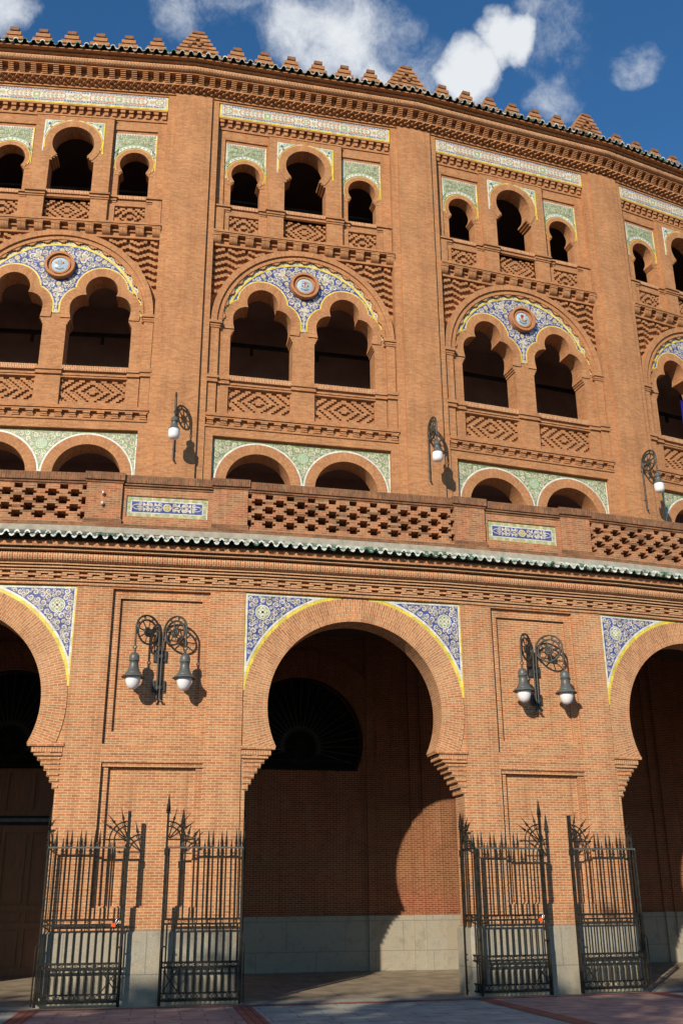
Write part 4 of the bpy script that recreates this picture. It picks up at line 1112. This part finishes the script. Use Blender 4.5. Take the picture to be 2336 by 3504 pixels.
def door_leaf(s):
    mb = MB(); W0 = 'door_wood'
    a, b = (0.008, 1.45) if s > 0 else (-1.45, -.008)
    m = (a + b) / 2
    pan = []
    for u0, u1 in ((a + .10, m - .05), (m + .05, b - .10)): pan += [rect(u0, u1, .28, 1.15), rect(u0, u1, 1.28, 1.55), rect(u0, u1, 1.68, 3.38)]
    mb.plate(rect(a, b, .08, 3.55), pan, -.46, -.40, W0)
    for p in pan:
        u0, u1, z0, z1 = p[0][0], p[1][0], p[0][1], p[2][1]
        mb.face([(u0, z0, -.445), (u1, z0, -.445), (u1, z1, -.445), (u0, z1, -.445)], W0); mb.box(u0 + .05, u1 - .05, z0 + .05, z1 - .05, -.45, -.42, W0)
    return mb

M3 = {k: f().mesh(k) for k, f in dict(arcade_bay=arcade_bay, spandrel_tiles=spandrel_tiles, arcade_pier=arcade_pier, granite_plinth=plinth, parapet_pier=parapet_block, parapet_tiles=parapet_tiles, parapet_lattice=parapet_lattice, window_grille=grille).items()}
ib = [inner_bay(d).mesh('gallery_wall') for d in (0, 1)]
for i in range(-1, 4):
    b = obj('arcade_bay', M3['arcade_bay'], ring_o, frame('L', i)); obj('spandrel_tiles', M3['spandrel_tiles'], b)
    obj('parapet_lattice', M3['parapet_lattice'], ring_o, frame('B', i))
    g = obj('gallery_wall', ib[i == 0], ring_o, frame('L', i, 0, -6.29)); obj('window_grille', M3['window_grille'], g)
    if i == 0:
        for s in (-1, 1): obj('wooden_door', door_leaf(s), g)
        mb = MB(); mb.plate(rect(-1.45, 1.45, 3.78, 4.94), [rect(-1.3, -.72, 3.9, 4.85), rect(-.62, -.05, 3.9, 4.85), rect(.05, .62, 3.9, 4.85), rect(.72, 1.3, 3.9, 4.85)], -.46, -.41, 'door_wood'); mb.box(-1.44, 1.44, 3.88, 4.9, -.47, -.455, 'door_wood'); obj('door_fanlight_panel', mb, g)
        mb = MB(); mb.box(-1.45, 1.45, 3.56, 3.77, -.46, -.38, 'beam_dark'); mb.box(-1.40, 1.40, 3.63, 3.71, -.38, -.34, 'lamp_metal'); obj('door_transom_bar', mb, g)
for i in (-1, 0, 1, 2, 3):
    p = obj('arcade_pier', M3['arcade_pier'], ring_o, frame('L', i - .5)); obj('granite_plinth', M3['granite_plinth'], p)
    q = obj('parapet_pier', M3['parapet_pier'], ring_o, frame('B', i - .5)); obj('parapet_tiles', M3['parapet_tiles'], q)
p = obj('arcade_pier', M3['arcade_pier'], ring_o, frame('L', 3.5)); obj('granite_plinth', M3['granite_plinth'], p)
q = obj('parapet_pier', M3['parapet_pier'], ring_o, frame('B', 3.5)); obj('parapet_tiles', M3['parapet_tiles'], q)

# arcade entablature
A0, A1 = -1.25, 3.75
mb = MB()
prof = [(-.1, 7.862), (.035, 7.862), (.035, 7.905), (.012, 7.905), (.012, 7.94), (.06, 7.94), (.06, 7.985), (-.03, 7.985), (-.03, 8.125), (.125, 8.125), (.125, 8.158), (.065, 8.158), (.065, 8.18), (.175, 8.18), (.175, 8.213), (.115, 8.213), (.115, 8.234), (.22, 8.234), (.22, 8.27)]
prof += [(.215 + .125 * math.sin(t), 8.38 - .105 * math.cos(t)) for t in np.linspace(0, pi, 9)]
k0 = 18
prof += [(.40, 8.49), (.40, 8.525), (.33, 8.525), (.33, 8.545), (.48, 8.545), (.48, 8.58), (.40, 8.58), (.40, 8.68), (.2, 8.80), (.0, 9.03), (.028, 9.03), (.028, 9.16), (.02, 9.16), (.02, 9.25), (-.3, 9.255)]
mats = [BR] * 19 + ['brick_soldier'] * 9 + [BR] * (len(prof) - 35) + ['stone', 'stone', 'stone', BW, BW, BW, BW]
sweep(mb, 'L', [(w, z, m) for (w, z), m in zip(prof, mats)], A0, A1, .5, None, set(range(k0 + 1, k0 + 10)))
ent = obj('arcade_cornice', mb, ring_o)
half2 = RL * math.tan(PER / 4)
loc = MB(); per = 2 * half2 / 8; hb = .0467
for k in range(8):      # brick meander: every second brick drops one course
    a = -half2 + k * per; z = 7.985
    for u0, u1, q in ((.0, .67, 2), (.0, .19, 1), (.48, 1.0, 1), (.0, .68, 0), (.98, 1.0, 0)):
        loc.box(a + u0 * per, a + u1 * per, z + q * hb, z + (q + 1) * hb - .002, -.05, .095 - .012 * (q == 0), BR)
    loc.box(a + .20 * per, a + .47 * per, z + hb * .9, z + 1.5 * hb, -.05, .055, BR)
dm = loc.mesh('brick_meander')
b = A0 + .25
while b < A1: obj('brick_meander', dm, ent, frame('L', b)); b += .5
eave('arcade_eave_tiles', 'L', A0, A1, .2055, .64, 8.750, .05, 8.97, .058, [('glaze_green', 'glaze_white')] * 3 + [('glaze_pale', 'glaze_white')] * 6 + [('glaze_green', 'glaze_pale'), ('glaze_pale', 'glaze_pale'), ('glaze_pale', 'glaze_green')], .5)

# terrace, gallery ceiling, gallery floor, near-black sheet painted as the unlit room behind the lunettes
mb = MB()
sweep(mb, 'L', [(-.28, 9.14, 'stone'), (-6.6, 9.14, 'stone')], A0, A1, .5, None)
obj('terrace_floor', mb, ring_o)
mb = MB()
sweep(mb, 'L', [(-.6, 8.55, 'gallery_shade'), (-6.3, 8.55, 'gallery_shade')], A0, A1, .5, None)
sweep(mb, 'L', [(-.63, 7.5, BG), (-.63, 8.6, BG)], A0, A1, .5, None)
for b in (A0, A1):
    a = TH0 + b * PER; q = lambda w, z: ((RL + w) * math.sin(a), z, (RL + w) * math.cos(a) - RL)
    mb.face([q(-.3, 0), q(-6.5, 0), q(-6.5, 8.6), q(-.3, 8.6)], BG)  # added end caps that keep light out; the gallery itself runs on
obj('gallery_vault', mb, ring_o)
mb = MB(); sweep(mb, 'L', [(-7.6, 0, 'unlit_black'), (-7.6, 8.6, 'unlit_black'), (-6.8, 8.6, 'unlit_black')], A0, A1, .5, None); obj('unlit_room_backing', mb, ring_o)

# ================================================================ GROUND
def polar_sheet(name, r0, r1, b0, b1, z0, z1, mat, steps, uvrot=False):
    """sheet on the ground between wall offsets w r0..r1 and bays b0..b1, slight slope z0..z1"""
    mb = MB(); rows = []
    nw = max(1, int(abs(r1 - r0) / 2))
    for j in range(nw + 1):
        w = r0 + (r1 - r0) * j / nw; z = z0 + (z1 - z0) * j / nw
        rows.append([((RL + w) * math.sin(TH0 + b * PER), z, (RL + w) * math.cos(TH0 + b * PER) - RL) for b in np.linspace(b0, b1, steps + 1)])
    f = lambda a, b: ((b0 + (b1 - b0) * b / steps) * PER * RL, r0 + (r1 - r0) * a / nw)
    mb.grid(rows, mat, uvf=(lambda a, b: f(a, b)[::-1]) if uvrot else f, smooth=False)
    return struct(obj(name, mb))
gm = MB(); gm.face([(-900, 0, -900), (900, 0, -900), (900, 0, 900), (-900, 0, 900)], 'plaza_stone'); g = obj('ground', gm); g.location.z = -.012; struct(g)
polar_sheet('gallery_floor', -.35, -6.6, A0, A1, .004, .10, 'floor_gallery', 60)
polar_sheet('threshold_strip', .27, -.35, A0, A1, -.002, .003, 'stone', 60)
polar_sheet('kerb_strip', .27, .56, A0, A1, .0, .0, 'pave_red', 60)
polar_sheet('pavement', .54, 24, A0, A1, -.004, -.004, 'pave_grey', 60)
for i in range(-1, 4):
    b = i + .5
    polar_sheet('pavement_pink', .545, 24, b - .222, b + .222, .0, .0, 'pave_pink', 8)
    for s in (-1, 1): polar_sheet('pavement_stripe', .55, 24, b + s * .222 - .020, b + s * .222 + .020, .004, .004, 'pave_red', 2, True)
# ================================================================ LAMPS
def wheel_mb(dirv, c, r_in, r_out, rod_side, drop, n_sp=8, r_t=.022):
    """pulley-like wheel in the vertical plane along horizontal unit dirv=(du,dw); c=(u,z,w) centre of the inner rim"""
    mb = MB(); du, dw = dirv
    P = lambda x, z: (c[0] + du * x, c[1] + z, c[2] + dw * x)
    ringp = lambda r, a0, a1, n, dz=0.: [P(r * math.cos(a), r * math.sin(a) + dz) for a in np.linspace(a0, a1, n)]
    off = r_out - r_in
    mb.tube(ringp(r_in, 0, 2 * pi, 33), r_t * .8, 'lamp_iron', 6, False)
    mb.tube(ringp(r_in * .985, 0, 2 * pi, 33), r_t * 1.0, 'lamp_iron', 6, False)
    # outer hoop: over the top and straight down at the far side
    hoop = ringp(r_out, pi * 1.25, 0, 30, off) + [P(r_out, off - drop * t) for t in (.3, .6, 1.)]
    mb.tube(hoop, r_t * .95, 'lamp_iron', 6)
    for k in range(n_sp):
        a = 2 * pi * (k + .25) / n_sp; mb.tube([P(.02 * math.cos(a), .02 * math.sin(a)), P(r_in * math.cos(a), r_in * math.sin(a))], r_t * .62, 'lamp_iron', 5, False)
    mb.tube(ringp(r_in * .30, 0, 2 * pi, 21), r_t * 1.15, 'lamp_iron', 6, False); mb.tube(ringp(r_in * .14, 0, 2 * pi, 15), r_t * 1.25, 'lamp_iron', 5, False)
    for k in range(5):
        a = -.25 + k * pi / 4.2; m = (r_in + .5 * off); q = P((m + .004) * math.cos(a), (m + .004) * math.sin(a) + off * .5)
        rr = max(.014, off * .45)
        mb.tube([(q[0] + du * rr * math.cos(t), q[1] + rr * math.sin(t), q[2] + dw * rr * math.cos(t)) for t in np.linspace(0, 2 * pi, 11)], r_t * .5, 'lamp_iron', 5, False)
    return mb, P(r_out, off - drop)
def lantern(p, prof, globe, hook):
    """parts of a hanging lantern whose cap top is at p"""
    a = MB(); a.lathe(p[0], p[1], p[2], prof, 'lamp_metal', 24)
    h = MB(); h.tube([(p[0] + .035 * math.cos(t), p[1] + hook * .75 + .035 * math.sin(t), p[2]) for t in np.linspace(0, 2 * pi, 13)], .010, 'lamp_iron', 5, False)
    h.tube([(p[0], p[1] - .01, p[2]), (p[0], p[1] + hook * .62, p[2])], .022, 'lamp_iron', 7)
    h.tube([(p[0], p[1] + hook * .55, p[2]), (p[0] + .03, p[1] + hook * .85, p[2]), (p[0] + .01, p[1] + hook * 1.15, p[2])], .009, 'lamp_iron', 5)
    g = MB(); g.lathe(p[0], p[1], p[2], globe, 'globe_glass', 24)
    return a, h, g
SHADE = [(.004, .0), (.045, -.004), (.078, -.025), (.098, -.065), (.101, -.10), (.101, -.155), (.105, -.157), (.105, -.168), (.088, -.172), (.090, -.24), (.097, -.29), (.112, -.34), (.132, -.385), (.150, -.410), (.155, -.418), (.150, -.425), (.165, -.43), (.200, -.452), (.236, -.490), (.236, -.498), (.19, -.47), (.13, -.45)]
GLOBE = [(.135, -.45), (.148, -.49), (.150, -.53), (.145, -.58), (.130, -.635), (.105, -.685), (.070, -.72), (.035, -.735), (.003, -.738)]
def double_lamp(i, label):
    T = empty('double_wall_lamp', label, 'wall lamp', 'twin lamps on the arcade piers', frame('L', i, .03, -.15, 5.55))
    zo = -5.55
    mb = MB()
    for s in (-1, 1):
        mb.tube([(s * .028, 5.56 + zo, .07), (s * .034, 6.5 + zo, .07), (s * .040, 6.95 + zo, .09)], .021, 'lamp_iron', 8)
        mb.tube([(s * .028, 5.58 + zo, .07), (s * .05, 5.53 + zo, .09), (s * .085, 5.53 + zo, .10)], .022, 'lamp_iron', 7)
    for z in (5.78, 6.42): mb.box(-.06, .06, z + zo, z + .06 + zo, .03, .085, 'lamp_iron', back=True)
    obj('mounting_rods', mb, T)
    for z in (5.71, 6.33):
        mb = MB(); mb.box(-.135, .135, z + zo, z + .245 + zo, 0, .03, 'lamp_iron', back=True)
        for s in (-1, 1):
            mb.tube([(s * .105 + .022 * x, z + .12 + .095 * y + zo, .035) for x, y in ((-1, -1), (1, -1), (1, 1), (-1, 1), (-1, -1))], .010, 'lamp_iron', 5)
        obj('bracket_plate', mb, T)
    for s in (-1, 1):
        v = Vector((s * .47, .40)).normalized(); c = (s * .275, 6.90 + zo, .05 + .21)
        mb, e = wheel_mb((v.x, v.y), c, .252, .298, 0, .36)
        w = obj('wheel_bracket', mb, T)
        p = (e[0], e[1] - .165, e[2])
        a, h, g = lantern(p, SHADE, GLOBE, .15)
        l = obj('lantern_shade', a, T); obj('globe', g, l); obj('hook', h, l)
    return T
double_lamp(.5, 'iron twin wall lamp with two wheel brackets, on the pier left of the central arch')
double_lamp(1.5, 'iron twin wall lamp right of the central arch, its left wheel nearly edge-on')
SH2 = [(.004, .0), (.035, 0), (.045, -.03), (.05, -.035), (.085, -.05), (.100, -.075), (.100, -.15), (.105, -.155), (.100, -.165), (.086, -.17), (.088, -.24), (.105, -.31), (.135, -.365), (.163, -.40), (.163, -.415), (.12, -.415)]
GL2 = [(.15, -.41), (.158, -.43), (.160, -.56), (.152, -.63), (.125, -.68), (.08, -.705), (.004, -.712)]
def single_lamp(i, uo, label):
    T = empty('single_wall_lamp', label, 'wall lamp', 'single lamps on the upper pilasters', frame('U', i, uo, .23, 13.4))
    zo = -13.4
    mb = MB()
    mb.tube([(.03, 13.36 + zo, .09), (.02, 13.41 + zo, .055), (.0, 13.45 + zo, .05), (.0, 14.95 + zo, .05)], .025, 'lamp_iron', 8)
    for z in (13.72, 14.72): mb.tube([(0, z + zo, .05), (0, z + .05 + zo, .05)], .034, 'lamp_iron', 8); mb.box(-.02, .02, z + .005 + zo, z + .045 + zo, -.12, .05, 'lamp_iron')
    obj('mounting_rod', mb, T)
    mb, e = wheel_mb((0.0, 1.0), (.0, 14.93 + zo, .40), .29, .34, 0, .36, 8, .030)
    obj('wheel_bracket', mb, T)
    a, h, g = lantern((e[0], 14.45 + zo, e[2]), SH2, GL2, .17)
    l = obj('lantern_shade', a, T); obj('globe', g, l); obj('hook', h, l)
single_lamp(.5, -.03, 'single pendant wall lamp on the upper pilaster above the left twin lamp')
single_lamp(1.5, .05, 'single pendant wall lamp on the pilaster between the two middle upper bays')
single_lamp(2.5, .15, 'single pendant wall lamp near the right edge with its round wheel fully visible')

# ================================================================ GATES
def bar_mb(u, z0, z1, w, r=.016, spear=True, m='iron'):
    mb = MB(); mb.tube([(u, z0, w), (u, z1, w)], r, m, 6)
    if spear: mb.lathe(u, z1, w, [(.014, 0), (.026, .005), (.026, .022), (.015, .028), (.028, .05), (.022, .10), (.003, .31)], 'iron', 8)
    return mb
def post_mb(u, w, top, spear):
    mb = MB(); h = .028
    mb.box(u - h, u + h, .02, 2.66, w - h, w + h, 'iron', back=True)
    if spear:
        mb.box(u - .022, u + .022, 2.66, top - .36, w - .022, w + .022, 'iron', back=True)
        mb.lathe(u, top - .37, w, [(.02, 0), (.045, .008), (.045, .026), (.022, .034), (.044, .04), (.036, .12), (.003, .37)], 'iron', 10)
    else: mb.box(u - .03, u + .03, 2.66, top, w - .03, w + .03, 'iron', back=True)
    mb.box(u - .04, u + .04, 2.58, 2.70, w - .04, w + .04, 'iron', back=True)
    return mb
def band_mb(u0, u1, z0, z1, w, n, fancy):
    mb = MB(); mb.box(u0, u1, z0, z0 + .022, w - .016, w + .016, 'iron', back=True); mb.box(u0, u1, z1 - .022, z1, w - .016, w + .016, 'iron', back=True)
    zc, h = (z0 + z1) / 2, (z1 - z0) / 2 - .02
    for k in range(n):
        u = u0 + (u1 - u0) * (k + .5) / n
        mb.tube([(u + h * math.cos(t), zc + h * math.sin(t), w) for t in np.linspace(0, 2 * pi, 11)], .008, 'iron_worn' if k % 3 == 1 else 'iron', 5, False)
        if fancy:
            q = (u1 - u0) / n * .5
            for s in (-1, 1): mb.tube([(u + s * q * .98, zc + h, w), (u + s * h, zc, w), (u + s * q * .98, zc - h, w)], .008, 'iron', 5)
    return mb
def fan_mb(u, z, w, s, ax):
    """quarter sunburst springing from the post at u towards -s; ax(u_rel, z) -> point"""
    mb = MB()
    for r in (.325, .235): mb.tube([ax(-s * r * math.cos(t), z + r * math.sin(t)) for t in np.linspace(0, pi / 2, 12)], .013, 'iron', 6)
    for r in (.325, .235): mb.tube([ax(-s * r, z), ax(-s * r, z - .14)], .013, 'iron', 6)
    for a, L in ((76, .60), (50, .62), (34, .60)):
        c, q = math.cos(R_(a)), math.sin(R_(a)); P = lambda r: ax(-s * r * c, z + r * q)
        mb.tube([P(.03), P(L - .22)], .012, 'iron', 6); mb.tube([P(L - .23), P(L - .20)], .026, 'iron', 7); mb.tube([P(L - .20), P(L - .16), P(L)], .024, 'iron', 7, r2=.002)
    mb.tube([ax(0, z), ax(-s * .40, z)], .012, 'iron', 6); mb.tube([ax(-s * .40, z), ax(-s * .48, z)], .022, 'iron', 7, r2=.002)
    for a in (76, 42): mb.tube([ax(-s * (.28 * math.cos(R_(a)) + .035 * math.cos(t)), z + .28 * math.sin(R_(a)) + .035 * math.sin(t)) for t in np.linspace(0, 2 * pi, 11)], .008, 'iron', 5, False)
    return mb
def make_gate(i, s, stop, label, wl=.33, uf=.36, uc=1.80):
    """leaf folded in front of pier i, s=+1 on its right half, -1 left half; s is the hinge side"""
    T = empty('iron_gate', label, 'gate', 'iron gates folded against the piers', frame('L', i, 0, 0, 0))
    u_f, u_c = s * uf, s * uc; a, b = sorted((u_f, u_c))
    # main leaf: rails
    mb = MB(); mb.box(a, b, 2.70, 2.73, wl - .016, wl + .016, 'iron_worn', back=True); mb.box(a, b, .085, .11, wl - .02, wl + .02, 'iron', back=True)
    for z in (1.36, 1.46, .63, .73, .22): mb.box(a, b, z, z + .018, wl - .018, wl + .018, 'iron', back=True)
    for u in (a + .02, b - .02): mb.box(u - .012, u + .012, .085, 2.73, wl - .012, wl + .012, 'iron', back=True)
    leaf_ = obj('main_leaf', mb, T)
    obj('latch_post', post_mb(u_f, wl, 3.37 if stop else 3.70, not stop), leaf_)
    obj('hinge_post', post_mb(u_c, wl, 2.95, True) if False else bar_mb(u_c, .03, 2.70, wl, .024, False), leaf_)
    obj('scroll_band', band_mb(a, b, 1.375, 1.465, wl, 6, False), leaf_)
    obj('scroll_band', band_mb(a, b, .645, .735, wl, 8, True), leaf_)
    obj('scroll_band', band_mb(a, b, .11, .235, wl, 8, True), leaf_)
    rel = (.06, .135, .325, .41, .575, .66, .835, .92, 1.09, 1.165, 1.39)
    for k, d in enumerate(rel):
        u = u_c - s * d
        obj('bar', bar_mb(u, 1.46, 2.73, wl, .016, k < 8), leaf_)
    mb = MB()
    for k in range(0, 10, 2):
        u = u_c - s * (rel[k] + rel[k + 1]) / 2; mb.tube([(u + .028 * math.cos(t), 2.765 + .028 * math.sin(t), wl) for t in np.linspace(0, 2 * pi, 11)], .009, 'iron_worn', 5, False)
    obj('ring_ornament', mb, leaf_)
    for k in range(11):
        obj('bar', bar_mb(u_c - s * (.07 + k * .129), .73, 1.37, wl, .016, False), leaf_)
    for k in range(11):
        u = u_c - s * (.07 + k * .129)
        mb = bar_mb(u, .22, .64, wl, .015, False)
        for q in (-1, 1): mb.tube([(u + q * .024, .235, wl), (u + q * .024, .57, wl), (u + q * .012, .615, wl)], .006, 'iron', 5)
        obj('bar', mb, leaf_)
    f0 = u_f
    obj('sunburst', fan_mb(u_f, 2.86, wl, -s, lambda x, z: (f0 + x + s * .02, z, wl)), leaf_)
    mb = MB()     # crossed brace at the latch end and the lift-bolt
    for q in (-1, 1): mb.tube([(u_f + s * .05, .43 + q * .17, wl + .012), (u_f + s * .31, .43 - q * .17, wl + .012)], .010, 'iron', 6)
    obj('cross_brace', mb, leaf_)
    mb = MB(); mb.tube([(u_f + s * .09, 1.0, wl + .05), (u_f, 1.0, wl + .05), (u_f - s * .0, .96, wl + .05), (u_f, .02, wl + .05)], .016, 'iron', 7); mb.tube([(u_f, .9, wl), (u_f, .9, wl + .05)], .012, 'iron', 5)
    obj('drop_bolt', mb, leaf_)
    # return leaf from the folded corner back to the jamb
    wj = -.27; L = wl - wj; ur = s * (uc + .045)
    X = lambda t: (u_c + (ur - u_c) * t, wl + (wj - wl) * t)
    mb = MB()
    for z in (2.70, 1.36, 1.46, .63, .73, .22, .085):
        p, q = X(0), X(1); mb.tube([(p[0], z + .012, p[1]), (q[0], z + .012, q[1])], .015, 'iron', 6)
    for t in (.03, .97): p = X(t); mb.tube([(p[0], .09, p[1]), (p[0], 2.715, p[1])], .014, 'iron', 6)
    r = obj('return_leaf', mb, T)
    obj('hinge_post', post_mb(ur, wj, 3.47, True), r)
    for k, t in enumerate((.14, .29, .60, .74)):
        u, w = X(t); obj('bar', bar_mb(u, .1, 2.73, w, .016, True), r)
    obj('sunburst', fan_mb(0, 2.86, 0, -1, lambda x, z: (ur, z, wj + abs(x) + .02)), r)
    mb = MB()
    for z0, z1, n in ((1.375, 1.465, 3), (.645, .735, 3), (.11, .235, 3)):
        for k in range(n):
            t = (k + .5) / n; u, w = X(t); zc, h = (z0 + z1) / 2, (z1 - z0) / 2
            mb.tube([(u, zc + h * math.sin(q), w + h * math.cos(q)) for q in np.linspace(0, 2 * pi, 11)], .008, 'iron', 5, False)
    obj('scroll_band', mb, r)
    mb = MB(); u, w = X(-.04); mb.tube([(u + s * .02, 1.05, w), (u + s * .06, 1.0, w), (u + s * .06, .05, w)], .014, 'iron', 6); obj('drop_bolt', mb, r)
    return T
make_gate(.5, -1, True, 'black iron gate leaf with flat-topped end post and padlock, leftmost of the gates', .28)
make_gate(.5, 1, False, 'black iron gate leaf without padlock, directly left of the central arch', .33)
make_gate(1.5, -1, False, 'black iron gate leaf with orange-tagged padlock, directly right of the central arch', .36)
make_gate(1.5, 1, True, 'black iron gate leaf with flat-topped post, no padlock, rightmost of the gates', .32, .33)
def padlock(i, u, w, label):
    T = empty('padlock', label, 'padlock', 'padlocks with orange tags', frame('L', i, u, w, 1.36))
    mb = MB(); mb.box(-.035, .035, -.02, .045, -.014, .014, 'plastic_orange', back=True); mb.box(-.045, .012, -.008, .03, -.018, .018, 'plastic_orange', back=True); obj('tag', mb, T)
    mb = MB(); mb.tube([(.02, .03, .0), (.045, .10, .01), (.075, .14, .0), (.10, .13, -.02), (.085, .07, -.01), (.05, .02, .0)], .010, 'steel', 7); obj('shackle', mb, T)
padlock(.5, -.52, .315, 'steel padlock with orange tag on the gate leaf of the left pier')
padlock(1.5, -.50, .395, 'steel padlock with orange tag on the gate leaf right of the central arch')

# small porcelain insulators left on the parapet
for z, nm in ((9.95, 'upper'), (9.71, 'lower')):
    T = empty('cable_insulator', 'small white cable insulator on the left parapet pier, %s of the pair' % nm, 'insulator', 'cable insulators on the parapet', frame('B', .5, -1.37, .02, z))
    mb = MB(); mb.lathe(0, -.03, .06, [(.004, 0), (.022, .002), (.026, .02), (.016, .03), (.024, .04), (.020, .058), (.004, .062)], 'tile_white', 12); obj('knob', mb, T)
    mb = MB(); mb.tube([(0, -.05, 0), (0, -.05, .06), (.0, -.028, .06)], .008, 'iron', 6); obj('hook', mb, T)

# ================================================================ BANNER in the window at the right edge
T = empty('banner', 'dark blue banner with a white ring hanging inside the upper window at the right edge', 'banner', None, frame('U', 3, -.34, -.95, 17.5))
mb = MB(); rows = []
for z in np.linspace(0, 2.0, 9): rows.append([(x, z + .0 * x, .03 * math.sin(7 * x + z)) for x in np.linspace(0.0, 1.1, 12)])
mb.grid(rows, 'banner_blue'); obj('cloth', mb, T)
mb = MB()
n = 30
for k in range(n):
    a, b = 2 * pi * k / n, 2 * pi * (k + 1) / n
    P = lambda r, t: (.56 + r * math.cos(t), 1.1 + r * math.sin(t), .03 * math.sin(7 * (.56 + r * math.cos(t)) + 1.1 + r * math.sin(t)) + .012)
    mb.face([P(.40, a), P(.44, a), P(.44, b), P(.40, b)], 'banner_white')
obj('ring_emblem', mb, T)

# ================================================================ TREES on the plaza behind the viewer: their crowns shade the pavement
def tree(x, y, top, rad, seed, label):
    rng = random.Random(seed); T = empty('plane_tree', label, 'tree', 'plane trees on the plaza')
    T.location = (x, y, 0)
    mb = MB(); mb.tube([(0, 0, 0), (.1, top * .25, .05), (0, top * .5, 0), (.1, top * .8, .1)], .32, 'bark', 10, r2=.08)
    for k in range(9):
        a = k * 2.4; z0 = top * (.32 + .05 * k); r = rad * (.75 - .04 * k)
        mb.tube([(0, z0, 0), (r * .5 * math.cos(a), z0 + r * .35, r * .5 * math.sin(a)), (r * math.cos(a), z0 + r * .5, r * math.sin(a))], .11, 'bark', 7, r2=.02)
    obj('trunk', mb, T)
    V, F = [], []; n = 4600; cz = top * .64; rz = top * .36
    cl = []
    for k in range(46):
        a, e = rng.uniform(0, 2 * pi), rng.uniform(-.9, 1.35); q = rng.uniform(.55, 1.0)
        cl.append((rad * q * math.cos(a) * math.cos(e), rad * q * math.sin(a) * math.cos(e), cz + rz * q * math.sin(e), rng.uniform(.7, 1.25)))
    for k in range(n):
        c = rng.choice(cl); p = Vector((c[0] + rng.gauss(0, .5) * c[3], c[1] + rng.gauss(0, .5) * c[3], c[2] + rng.gauss(0, .42) * c[3]))
        if p.z > top: continue
        d1 = Vector((rng.gauss(0, 1), rng.gauss(0, 1), rng.gauss(0, .6))).normalized(); d2 = d1.orthogonal().normalized(); l = rng.uniform(.16, .30)
        i = len(V); V += [p - d1 * l, p + d2 * l * .55, p + d1 * l, p - d2 * l * .55]; F.append((i, i + 1, i + 2, i + 3))
    me = D.meshes.new('crown'); me.from_pydata([tuple(v) for v in V], [], F); me.materials.append(MAT['leaf']); me.update()
    obj('crown', me, T)
for k in range(8):
    xf = -9.5 + 4.5 * k; rr = random.Random(90 + k); dist = 37 + rr.uniform(-1.5, 1.5)
    tree(xf - .529 * dist, -.849 * dist, .30 + .4096 * dist + rr.uniform(-.3, .2) + (.35 if k in (4, 5) else 0), rr.uniform(4.8, 5.6), 20 + k, 'leafy plane tree on the plaza behind the viewer, shading the pavement')
